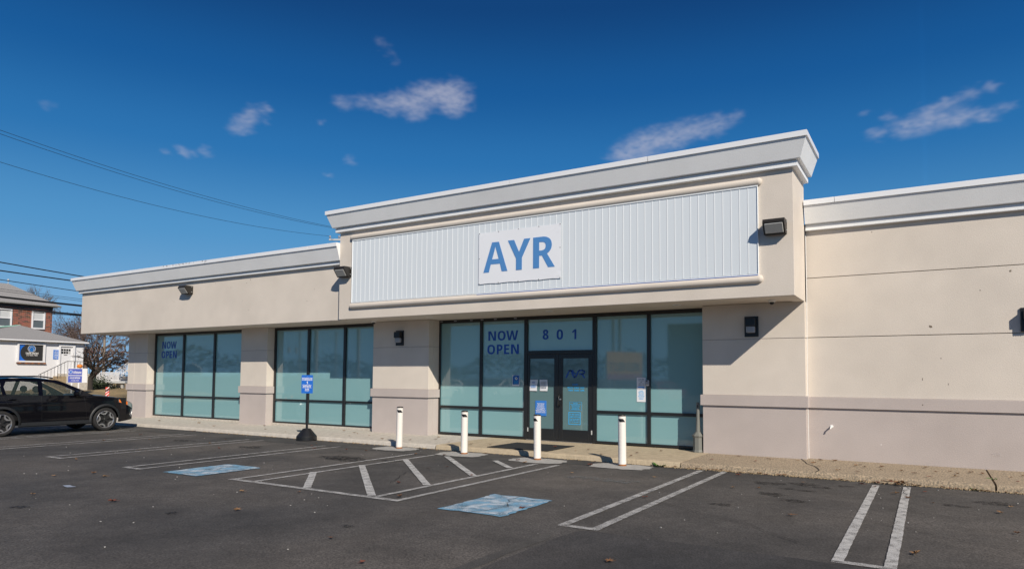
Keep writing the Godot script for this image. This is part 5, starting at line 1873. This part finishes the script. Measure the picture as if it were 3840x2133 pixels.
	# yard sign with a pumpkin on it
	var ys := thing("yard_sign", "white board with two blue panels on a post before the office steps", "sign", Vector3(-44.85, 0.45, -8.72), 1.10)
	st = sh()
	bev(st, -0.53, 0.53, 0.67, 1.60, -0.04, 0.04, 0.01)
	obj("board", st, M.house_white, ys)
	for q in [[1.165, 1.57], [0.70, 1.12]]:
		st = sh()
		box(st, -0.515, 0.235, q[0], q[1], 0.041, 0.046)
		obj("blue_panel", st, std(lin(0.045, 0.075, 0.40), 0.5), ys)
	emblem(ys, Vector3(-0.385, 1.37, 0.047), 0.115, 0.0, M.white, M.sign_blue)
	text("sign_text", "Allstate", ys, Vector3(-0.025, 1.35, 0.047), 0.44, 0.17, M.white)
	text("sign_text", "LESLIE INTRIERI", ys, Vector3(-0.14, 0.985, 0.047), 0.56, 0.10, M.white)
	text("sign_text", "215-855-7400", ys, Vector3(-0.14, 0.82, 0.047), 0.42, 0.085, M.white, 0.0, false)
	for x in [-0.36, 0.02]:
		st = sh()
		bev(st, x, x + 0.09, 0.0, 0.669, -0.035, 0.035, 0.01)
		obj("post", st, M.house_white, ys)
	var pk := thing("pumpkin", "round orange pumpkin standing on top of the white yard sign", "pumpkin", Vector3(-44.80, 2.05, -8.80))
	st = sh()
	st.set_smooth_group(1)
	var PP := func(i: int, j: int) -> Vector3:
		var la := PI * j / 10.0
		var lo := TAU * i / 32.0
		var r := 0.175 * sin(la) * (1.0 - 0.06 * absf(sin(lo * 4.0)))
		return Vector3(r * cos(lo), 0.14 - 0.14 * cos(la) * (1.0 - 0.25 * exp(-pow(sin(la) / 0.4, 2.0))), r * sin(lo))
	for i in 32:
		for j in 10: quad(st, PP.call(i, j), PP.call(i, j + 1), PP.call(i + 1, j + 1), PP.call(i + 1, j))
	obj("flesh", st, M.pumpkin, pk)
	st = sh()
	tube(st, [Vector3(0, 0.24, 0), Vector3(0.0, 0.31, 0.0), Vector3(-0.03, 0.35, 0.01)], [0.025, 0.016, 0.014], 7)
	obj("stalk", st, M.bark_grey, pk)
	# two-storey brick house behind
	var h := thing("brick_house", "two-storey red brick house with grey pyramid roof behind the white office", "house")
	var hx := -61.0
	st = sh()
	box(st, -70.0, hx, 0.3, 7.28, -14.43, -5.0)
	obj("wall", st, M.brick, h)
	st = sh()
	hip(st, -70.4, hx + 0.40, -14.85, -4.6, 7.44, Vector3(-65.5, 9.43, -12.94), 0.12, 5.0)
	obj("roof", st, M.shingle, h)
	st = sh()
	lathe(st, [Vector2(0.03, 0), Vector2(0.02, 0.2), Vector2(0.06, 0.25), Vector2(0.10, 0.33), Vector2(0.06, 0.41), Vector2(0, 0.43)], 10, Transform3D(Basis(), Vector3(-65.5, 9.41, -12.9)))
	obj("finial", st, M.galv, h)
	st = sh()
	bev(st, hx + 0.38, hx + 0.48, 7.30, 7.40, -14.9, -4.6, 0.03)
	obj("gutter", st, M.grey_plastic, h)
	st = sh()
	bev(st, hx + 0.001, hx + 0.05, 7.06, 7.27, -14.43, -5.0, 0.01)
	obj("frieze", st, M.bronze, h)
	for z in [-13.36, -10.95]:
		var wn := node("window", h)
		st = sh()
		for q in [[5.386, 5.50, -0.50, 0.50], [6.80, 6.95, -0.50, 0.50]]: bev(st, hx + 0.001, hx + 0.12, q[0], q[1], z + q[2], z + q[3], 0.01)
		for q in [[-0.50, -0.385], [0.385, 0.50]]: bev(st, hx + 0.001, hx + 0.12, 5.501, 6.799, z + q[0], z + q[1], 0.01)
		bev(st, hx + 0.001, hx + 0.09, 6.10, 6.17, z - 0.384, z + 0.384, 0.01)
		obj("frame", st, M.house_white, wn)
		st = sh()
		box(st, hx + 0.002, hx + 0.03, 6.171, 6.799, z - 0.384, z + 0.384)
		obj("pane", st, M.blind, wn)
		st = sh()
		box(st, hx + 0.002, hx + 0.03, 5.501, 6.099, z - 0.384, z + 0.384)
		obj("pane", st, M.pane_dark, wn)
	st = sh()
	tube(st, [Vector3(-56.85, 5.34, -10.35), Vector3(-59.0, 4.8, -6.6)], [0.06], 4)
	tube(st, [Vector3(-56.85, 5.34, -10.35), Vector3(-58.6, 4.85, -12.0)], [0.05], 4)
	obj("copper_hip_cap", st, M.copper, b)
	# white porch deck with a stair going up, on grey posts
	var dk := thing("porch_deck", "white railed porch deck with stair on grey posts behind the bare tree", "deck", Vector3(-59.2, 0.0, -18.8), 0.56)
	# local: x to the right of the picture, z towards us
	st = sh()
	bev(st, -1.25, 1.25, 0.92, 1.12, -1.2, 0.6, 0.02)
	obj("floor", st, M.galv, dk)
	for x in [-1.0, -0.1, 0.9]:
		st = sh()
		bev(st, x - 0.11, x + 0.11, 0.2, 0.919, 0.2, 0.42, 0.02)
		obj("post", st, M.patch, dk)
	for x in [-0.62, 0.4]:
		st = sh()
		box(st, x - 0.42, x + 0.30, 0.2, 0.9, -0.4, -0.35)
		obj("skirting_panel", st, M.house_white, dk)
	for i in 19:
		st = sh()
		box(st, -1.24 + i * 0.105, -1.18 + i * 0.105, 1.12, 1.86, 0.52, 0.56)
		obj("baluster", st, M.house_white, dk)
	for y in [1.18, 1.86]:
		st = sh()
		bev(st, -1.25, 0.85, y - 0.03, y + 0.03, 0.50, 0.58, 0.01)
		obj("rail", st, M.house_white, dk)
	for i in 9:
		st = sh()
		var x := 0.2 + i * 0.26
		bev(st, x, x + 0.27, 1.12 + i * 0.19, 1.16 + i * 0.19, -1.0, 0.2, 0.01)
		obj("step", st, M.house_white, dk)
	for i in 14:
		st = sh()
		var x := 0.25 + i * 0.17
		box(st, x, x + 0.05, 1.16 + i * 0.124, 1.95 + i * 0.124, 0.24, 0.28)
		obj("baluster", st, M.house_white, dk)
	for y in [1.3, 1.95]:
		st = sh()
		tube(st, [Vector3(0.2, y, 0.26), Vector3(2.6, y + 1.75, 0.26)], [0.05], 4)
		obj("rail", st, M.house_white, dk)
	# striped traffic panel
	var tp := thing("striped_delineator", "upright panel of slanting red and white stripes beyond the car bonnet", "traffic panel", Vector3(-39.12, 0.12, -7.58), 0.95)
	st = sh()
	bev(st, -0.10, 0.10, 0.10, 0.80, -0.015, 0.015, 0.01)
	obj("board", st, M.red, tp)
	for i in 4:
		st = sh()
		var y := 0.16 + i * 0.17
		prism(st, PackedVector2Array([Vector2(-0.085, y), Vector2(-0.085, y - 0.06), Vector2(0.085, y + 0.10), Vector2(0.085, y + 0.16)]), 0.003, Transform3D(Basis(), Vector3(0, 0, 0.0155)))
		obj("white_stripe", st, M.white, tp)
	st = sh()
	bev(st, -0.18, 0.18, -0.12, 0.099, -0.18, 0.18, 0.03)
	obj("base", st, M.rubber, tp)

# round emblem: ring with a pair of lines inside
func emblem(parent: Node, at: Vector3, r: float, turn: float, m: Material, fill: Material) -> void:
	var st := sh()
	var T := Transform3D(Basis(Vector3.UP, turn), at)
	lathe(st, [Vector2(0, 0), Vector2(r * 0.92, 0), Vector2(r * 0.92, 0.003), Vector2(0, 0.003)], 24, T * Transform3D(Basis(Vector3.RIGHT, PI / 2), Vector3.ZERO))
	obj("emblem_disc", st, fill, parent)
	st = sh()
	lathe(st, [Vector2(r * 0.86, 0.004), Vector2(r, 0.004), Vector2(r, 0.007), Vector2(r * 0.86, 0.007), Vector2(r * 0.86, 0.004)], 24, T * Transform3D(Basis(Vector3.RIGHT, PI / 2), Vector3.ZERO))
	for sd in [-1.0, 1.0]:
		var pts := []
		for i in 7:
			var f := i / 6.0
			pts.append(T * (Vector3(sd * r * (0.58 * sin(f * PI * 0.75)), r * (0.55 - 1.1 * f), 0.006)))
		tube(st, pts, [r * 0.06], 4)
	obj("emblem_ring", st, m, parent)

# ---------------------------------------------------------------- trees
func grow(st: SurfaceTool, tips: Array, a: Vector3, dir: Vector3, l: float, r: float, depth: int, r_: RandomNumberGenerator, spread: float, lift: float) -> void:
	var mid := a + dir * l * 0.5 + Vector3(r_.randfn(0, 0.05), r_.randfn(0, 0.03), r_.randfn(0, 0.05)) * l
	var e := a + dir * l + Vector3(r_.randfn(0, 0.06), r_.randfn(0, 0.04), r_.randfn(0, 0.06)) * l
	tube(st, [a, mid, e], [r, r * 0.85, r * 0.68], 6 if depth > 2 else 3, false)
	if depth == 0:
		tips.append(e)
		return
	var n := 2 + (r_.randi() % 2) + (1 if depth < 3 else 0)
	for i in n:
		var d := (dir + Vector3(r_.randfn(0, spread), r_.randfn(0, spread * 0.7) + lift, r_.randfn(0, spread))).normalized()
		var s := a.lerp(e, r_.randf_range(0.55, 1.0)) if i > 0 else e
		grow(st, tips, s, d, l * r_.randf_range(0.62, 0.85), r * 0.62, depth - 1, r_, spread, lift)

func tree(called: String, label: String, at: Vector3, height: float, trunk_r: float, depth: int, m: Material, sd: int, spread := 0.45, lift := 0.06, leaf: Material = null, leaf_n := 0, leaf_s := 0.12, trunks := 1, bias := Vector3.ZERO) -> void:
	var t := thing(called, label, "tree", at)
	var r := RandomNumberGenerator.new()
	r.seed = sd
	var st := sh()
	var crown := sh()
	var tips := []
	for k in trunks:
		var lean := Vector3(r.randfn(0, 0.12 if trunks == 1 else 0.35), 1, r.randfn(0, 0.12 if trunks == 1 else 0.35)).normalized()
		var top := lean * height * 0.28
		tube(st, [Vector3(0, -0.3, 0), Vector3(0, 0.05, 0), top * 0.5 + Vector3(r.randfn(0, 0.05), 0, r.randfn(0, 0.05)), top], [trunk_r * 1.5, trunk_r * 1.15, trunk_r, trunk_r * 0.85], 9, false)
		for i in 4: grow(crown, tips, top * r.randf_range(0.8, 1.0), (lean + bias + Vector3(r.randfn(0, spread * 1.3), lift, r.randfn(0, spread * 1.3))).normalized(), height * 0.24, trunk_r * 0.6, depth, r, spread, lift)
	obj("trunk", st, m, t)
	obj("crown", crown, m, t)
	if leaf:
		st = sh()
		for i in leaf_n:
			var p: Vector3 = tips[r.randi() % tips.size()] + Vector3(r.randfn(0, 0.12), r.randfn(0, 0.12), r.randfn(0, 0.12))
			var a := Vector3(r.randfn(0, 1), r.randfn(0, 1), r.randfn(0, 1)).normalized() * leaf_s
			var b := a.cross(Vector3(r.randfn(0, 1), 1, r.randfn(0, 1))).normalized() * leaf_s * 0.6
			quad(st, p - a, p + b, p + a, p - b)
		obj("leaves", st, leaf, t).set_meta("kind", "stuff")

func make_trees() -> void:
	tree("crab_apple_tree", "gnarled bare tree with dark trunk before the white porch deck", Vector3(-51.6, 0.35, -12.95), 4.2, 0.17, 5, M.bark, 3, 0.45, -0.02, M.berry, 250, 0.04, 1, Vector3(0.8, -0.1, -0.55))
	tree("cherry_tree", "rounded bare tree of fine reddish twigs behind the porch deck", Vector3(-66.0, 0.3, -21.6), 7.2, 0.22, 6, M.bark_red, 8, 0.42, 0.04, M.bark_red, 900, 0.07, 2)
	tree("bare_tree", "tall bare grey tree rising behind the white office roof", Vector3(-84.0, 0.2, -24.5), 11.0, 0.26, 6, M.bark_grey, 5, 0.36, 0.08)
	tree("bare_tree", "bare tree with scattered red leaves beside the store pier", Vector3(-63.0, 0.3, -23.8), 8.4, 0.18, 6, M.bark_grey, 12, 0.40, 0.06, M.berry, 500, 0.07)
	tree("bare_tree", "spreading bare tree far behind the leaning utility pole".replace("leaning ", ""), Vector3(-92.0, 0.2, -33.0), 9.5, 0.25, 6, M.bark_red, 21, 0.45, 0.04, M.bark_red, 700, 0.10, 2)
	# evergreen scrub by the porch
	var st := sh()
	var r := RandomNumberGenerator.new()
	r.seed = 9
	for i in 2600:
		var c := Vector3(r.randfn(0, 0.75), 0, r.randfn(0, 0.55))
		c.y = absf(r.randfn(0, 0.55)) * exp(-c.length_squared() * 0.5) + 0.05
		var a := Vector3(r.randfn(0, 1), r.randfn(0, 1), r.randfn(0, 1)).normalized() * 0.08
		var b := a.cross(Vector3(r.randfn(0, 1), 1, 0)).normalized() * 0.04
		quad(st, c - a, c + b, c + a, c - b)
	var o := obj("evergreen_shrub", st, M.evergreen)
	o.position = Vector3(-54.3, 0.35, -14.9)
	tag(o, "dark low shrub between the white office and the porch deck", "shrub")
	# woods closing the view, here and across the street
	woods("far_woods", "far bare woods behind the houses", [[-150.0, -20.0], [-140.0, -60.0], [-110.0, -95.0], [-60.0, -110.0], [0.0, -120.0]], 7.0, 31, [lin(0.16, 0.12, 0.11), lin(0.10, 0.09, 0.07)])
	woods("far_woods", "far dark woods across the street", [[-190.0, 60.0], [-150.0, 118.0], [-90.0, 135.0], [-30.0, 140.0], [60.0, 140.0], [130.0, 100.0]], 8.5, 33, [lin(0.035, 0.04, 0.022), lin(0.06, 0.045, 0.03)])

func woods(called: String, label: String, line: Array, h: float, sd: int, colours: Array) -> void:
	var r := RandomNumberGenerator.new()
	r.seed = sd
	var st := sh()
	var n := FastNoiseLite.new()
	n.seed = sd
	n.frequency = 0.035
	for k in line.size() - 1:
		var a := Vector2(line[k][0], line[k][1])
		var b := Vector2(line[k + 1][0], line[k + 1][1])
		for i in int(a.distance_to(b) * 34):
			var p := a.lerp(b, r.randf()) + Vector2(r.randfn(0, 3.0), r.randfn(0, 3.0))
			var top := h * (0.75 + 0.6 * n.get_noise_2d(p.x, p.y) + 0.25 * n.get_noise_2d(p.x * 4, p.y * 4))
			var c := Vector3(p.x, top * sqrt(r.randf()), p.y)
			var u := Vector3(r.randfn(0, 1), r.randfn(0, 1), r.randfn(0, 1)).normalized() * r.randf_range(0.25, 0.6)
			var v := u.cross(Vector3(r.randfn(0, 1), 1, r.randfn(0, 1))).normalized() * 0.35
			st.set_color(colours[0].lerp(colours[1], r.randf()).srgb_to_linear())
			quad(st, c - u, c + v, c + u, c - v)
	var m := std(Color.WHITE, 0.95)
	m.vertex_color_use_as_albedo = true
	tag(obj(called, st, m), label, "woods", "", "stuff")

# ---------------------------------------------------------------- poles and wires
func utility_pole(label: String, at: Vector3, h: float, arm_y: float, arm_turn: float, arm_w := 2.4, group := "utility poles") -> Node3D:
	var t := thing("utility_pole", label, "utility pole", at, 0.0, group)
	var st := sh()
	tube(st, [Vector3(0, -0.2, 0), Vector3(0, h * 0.5, 0), Vector3(0, h, 0)], [0.17, 0.145, 0.12], 12)
	obj("pole", st, M.wood_pole, t)
	var T := Transform3D(Basis(Vector3.UP, arm_turn), Vector3(0, arm_y, 0))
	st = sh()
	bev(st, -arm_w / 2, arm_w / 2, -0.06, 0.06, 0.12, 0.22, 0.01, T)
	obj("crossarm", st, M.galv, t)
	for x in [-arm_w / 2 + 0.08, -arm_w / 6, arm_w / 2 - 0.08]:
		st = sh()
		lathe(st, [Vector2(0.02, 0.06), Vector2(0.02, 0.12), Vector2(0.075, 0.13), Vector2(0.075, 0.16), Vector2(0.045, 0.17), Vector2(0.08, 0.19), Vector2(0.08, 0.22), Vector2(0.045, 0.23), Vector2(0.07, 0.25), Vector2(0.05, 0.30), Vector2(0, 0.31)], 12, T * Transform3D(Basis(), Vector3(x, 0, 0.17)))
		obj("insulator", st, M.frost, t)
	return t

func wire(label: String, pts: Array, r: float, group := "overhead wires") -> void:
	# a smooth curve through three points, hung as a parabola
	var st := sh()
	var out := []
	for i in 41:
		var f := i / 40.0
		var a: Vector3 = pts[0]
		var b: Vector3 = pts[1]
		var c: Vector3 = pts[2]
		var fb: float = (b.z - a.z) / (c.z - a.z)
		var y := a.y * (f - fb) * (f - 1.0) / (fb) + b.y * f * (f - 1.0) / (fb * (fb - 1.0)) + c.y * f * (f - fb) / (1.0 - fb)
		out.append(Vector3(lerpf(a.x, c.x, f), y, lerpf(a.z, c.z, f)))
	tube(st, out, [r], 6, false)
	tag(obj("overhead_wire", st, M.wire), label, "wire", group)

func make_wires() -> void:
	var far := Vector3(-34.35, 0, -21.6)
	utility_pole("wooden utility pole with pale crossarm standing behind the store roof", far, 12.4, 11.62, 0.55, 2.2)
	utility_pole("wooden utility pole at the street side of the neighbouring lot", Vector3(-33.9, 0, 18.0), 13.4, 12.9, 0.0)
	# (z, y) where each crosses the picture's edge and the store's outline
	var w := [
		["upper thin power line to the pole behind the store", 12.779, 0.266, 12.233, -8.296, 12.347, 0.010], ["second thin power line close under the topmost one", 12.607, 0.259, 12.066, -8.302, 12.289, 0.010], ["single thin power line sagging to the crossarm insulator", 11.449, 0.212, 11.126, -8.335, 11.70, 0.010],
	]
	var ends := [Vector3(-34.2, 12.36, -20.9), Vector3(-34.2, 12.30, -20.9), Vector3(-35.2, 11.90, -20.95)]
	for i in 3:
		var q: Array = w[i]
		# carry the curve on from the frame's edge to the near pole
		var z0 := 18.0
		var a := Vector3(-34.2, q[1], q[2])
		var b := Vector3(-34.2, q[3], q[4])
		var c: Vector3 = ends[i]
		wire(q[0], [parabola(a, b, c, z0), b, c], q[6])
	var lower := [["black service wire highest over the brick house", 6.735, 0.02, 6.552, -3.571, 0.026], ["black service wire second over the brick house roof", 6.355, 0.004, 6.281, -2.982, 0.030], ["thin wire across the brick house roof peak", 5.939, -0.012, 5.79, -3.386, 0.018], ["thin wire low across the grey pyramid roof", 5.524, -0.029, 5.414, -3.514, 0.009], ["thin wire lowest across the grey pyramid roof", 5.426, -0.033, 5.321, -3.517, 0.009], ["thick black cable along the eave of the brick house", 5.157, -0.044, 5.08, -3.527, 0.050], ["thick black cable across the brick house windows", 4.681, -0.064, 4.624, -3.532, 0.048], ["black cable close under the thick window-high cable", 4.560, -0.069, 4.575, -3.533, 0.016]]
	for q in lower:
		var a := Vector3(-34.2, q[1], q[2])
		var b := Vector3(-34.2, q[3], q[4])
		var slope: float = (q[3] - q[1]) / (q[4] - q[2])
		var c := Vector3(-34.3, q[3] + slope * (far.z - q[4]) + 0.55, far.z)
		wire(q[0], [parabola(a, b, c, 18.0), b, c], q[5])
	# a plain pole farther off, its insulator bracket just under the canopy corner
	var t := thing("far_utility_pole", "pale wooden pole with black insulators rising from the bare trees", "utility pole", Vector3(-87.4, 0, -32.6))
	var st := sh()
	tube(st, [Vector3(0, -0.2, 0), Vector3(0.05, 9.5, 0)], [0.17, 0.13], 10)
	obj("pole", st, M.wood_pole, t)
	for i in 5:
		st = sh()
		lathe(st, [Vector2(0, 0), Vector2(0.07, 0.02), Vector2(0.07, 0.08), Vector2(0, 0.10)], 10, Transform3D(Basis(Vector3.BACK, 1.2), Vector3(-0.35 - 0.13 * i, 6.62 - 0.05 * i, 0.3)))
		obj("insulator", st, M.black, t)
	st = sh()
	bev(st, -1.0, 0.6, 6.60, 6.68, 0.12, 0.24, 0.01)
	obj("crossarm", st, M.bronze, t)

# y at z of the parabola through a, b, c
func parabola(a: Vector3, b: Vector3, c: Vector3, z: float) -> Vector3:
	var y := a.y * (z - b.z) * (z - c.z) / ((a.z - b.z) * (a.z - c.z)) + b.y * (z - a.z) * (z - c.z) / ((b.z - a.z) * (b.z - c.z)) + c.y * (z - a.z) * (z - b.z) / ((c.z - a.z) * (c.z - b.z))
	return Vector3(lerpf(c.x, -33.9, (z - c.z) / (18.0 - c.z)), y, z)

# ---------------------------------------------------------------- what the glass mirrors: the far side of the street
func make_across_the_street() -> void:
	var g := "street poles across the road"
	utility_pole("wooden utility pole across the street by the signals", Vector3(-84.2, 0, 60.8), 11.0, 10.4, 0.6, 2.4, g)
	utility_pole("slim wooden pole across the street holding the signal wire", Vector3(-79.4, 0, 63.8), 9.0, 8.5, 0.6, 1.6, g)
	utility_pole("wooden utility pole across the street before the small windows", Vector3(-40.7, 0, 29.0), 12.0, 11.2, 0.3, 2.4, g)
	utility_pole("wooden utility pole across the street behind the yellow sign", Vector3(-25.6, 0, 49.7), 12.5, 11.8, 0.3, 2.4, g)
	utility_pole("second wooden pole across the street close by the yellow sign", Vector3(-23.1, 0, 45.4), 12.0, 11.3, 0.3, 2.4, g)
	utility_pole("wooden utility pole across the street before the dark building", Vector3(-8.0, 0, 40.0), 11.0, 10.5, 0.4, 2.4, g)
	for y in [11.4, 11.1, 9.2, 8.0]:
		var st := sh()
		var pts := []
		for i in 31:
			var f := i / 30.0
			pts.append(Vector3(lerpf(-120.0, 20.0, f), y - 1.0 + 1.2 * absf(sin(f * PI * 3.5)), lerpf(22.0, 44.0, f) + 3.0))
		tube(st, pts, [0.02], 5, false)
		tag(obj("street_wire", st, M.wire), "overhead wire along the far side of the street", "wire", "wires across the street")
	# span wire with signal heads
	var st2 := sh()
	tube(st2, [Vector3(-104.0, 7.6, 64.0), Vector3(-93.5, 7.0, 70.4), Vector3(-79.4, 7.7, 63.8)], [0.02], 5, false)
	tag(obj("span_wire", st2, M.wire), "wire carrying the traffic signals across the road", "wire")
	for p in [[-96.2, 68.8], [-95.1, 69.5], [-92.4, 71.0], [-91.4, 70.4], [-90.6, 69.8]]:
		var t := thing("traffic_signal", "yellow traffic signal hanging from the span wire", "traffic light", Vector3(p[0], 5.75, p[1]), 2.5, "traffic signals on the span wire")
		var st := sh()
		bev(st, -0.18, 0.18, 0.0, 1.0, -0.12, 0.12, 0.02)
		tube(st, [Vector3(0, 1.0, 0), Vector3(0, 1.28, 0)], [0.02], 6)
		obj("housing", st, M.yellow, t)
		for i in 3:
			st = sh()
			lathe(st, [Vector2(0, 0), Vector2(0.11, 0), Vector2(0.13, 0.12), Vector2(0.11, 0.0)], 14, Transform3D(Basis(Vector3.RIGHT, PI / 2), Vector3(0, 0.18 + i * 0.32, 0.121)))
			obj("visor", st, M.black, t)
	# yellow roadside sign and a dark box of a building
	var s := thing("roadside_sign", "yellow and pink roadside sign on two posts across the street", "sign", Vector3(-20.9, 0, 41.2), 2.016)
	var st3 := sh()
	bev(st3, -2.1, 2.1, 1.45, 3.9, -0.08, 0.08, 0.02)
	obj("board", st3, M.yellow, s)
	st3 = sh()
	box(st3, -2.06, 2.06, 1.48, 1.98, 0.081, 0.086)
	obj("lower_band", st3, M.pink, s)
	text("sign_text", "WILD BILL'S", s, Vector3(0, 2.62, 0.082), 3.5, 0.75, M.black_ink)
	for x in [-1.7, 1.7]:
		st3 = sh()
		bev(st3, x - 0.08, x + 0.08, 0, 1.449, -0.06, 0.06, 0.01)
		obj("post", st3, M.galv, s)
	var bd := thing("street_building", "dark flat-roofed building across the street", "building", Vector3(-15.0, 0, 57.0), PI - 0.15)
	st3 = sh()
	bev(st3, -4.5, 7.0, 0, 7.6, -8, 0, 0.05)
	obj("wall", st3, M.bark_grey, bd)
	for i in 4:
		st3 = sh()
		bev(st3, -3.6 + i * 2.6, -2.0 + i * 2.6, 0.9, 2.6, 0.001, 0.05, 0.01)
		obj("window", st3, M.pane_dark, bd)
	var gb := thing("gable_sign", "blue gable-shaped store sign with white outline across the street", "sign", Vector3(-80.9, 0, 40.0), 2.3)
	st3 = sh()
	prism(st3, PackedVector2Array([Vector2(-1.1, 1.7), Vector2(1.1, 1.7), Vector2(1.1, 2.55), Vector2(0, 3.25), Vector2(-1.1, 2.55)]), 0.16, Transform3D(Basis(), Vector3(0, 0, -0.08)))
	obj("board", st3, std(lin(0.02, 0.07, 0.22), 0.6), gb)
	for sd in [-1.0, 1.0]:
		st3 = sh()
		tube(st3, [Vector3(sd * 1.12, 1.7, 0.06), Vector3(sd * 1.12, 2.56, 0.06), Vector3(0, 3.27, 0.06)], [0.06], 4)
		obj("outline", st3, M.white, gb)
		st3 = sh()
		bev(st3, sd * 0.7 - 0.06, sd * 0.7 + 0.06, 0, 1.699, -0.06, 0.06, 0.01)
		obj("post", st3, M.galv, gb)
	text("sign_text", "LOWE'S", gb, Vector3(0, 2.0, 0.085), 1.7, 0.40, M.white)
	# a few more cars of the same shape in the bays behind us
	var proto := get_node("parked_car")
	var k := 0
	for q in [[-26.0, 29.0, 0.2, 0.30, 0.31, 0.33, "silver crossover parked across the lot facing the small windows"], [-33.5, 31.0, 0.15, 0.55, 0.55, 0.54, "white crossover parked across the lot near the utility pole"], [-12.5, 27.0, 3.3, 0.20, 0.02, 0.02, "dark red crossover parked across the lot facing the doors"]]:
		var c: Node3D = proto.duplicate()
		c.name = numbered("parked_car")
		add_child(c)
		c.position = Vector3(q[0], 0, q[1])
		c.rotation.y = q[2]
		tag(c, q[6], "car", "cars parked across the lot")
		var m: StandardMaterial3D = M.car_paint.duplicate()
		m.albedo_color = lin(q[3], q[4], q[5])
		for part in c.get_children():
			if part is MeshInstance3D and (part.name.begins_with("body") or part.name.begins_with("roof") or part.name.begins_with("window_frame")) and not part.name.begins_with("roof_rail"): part.material_override = m
		k += 1
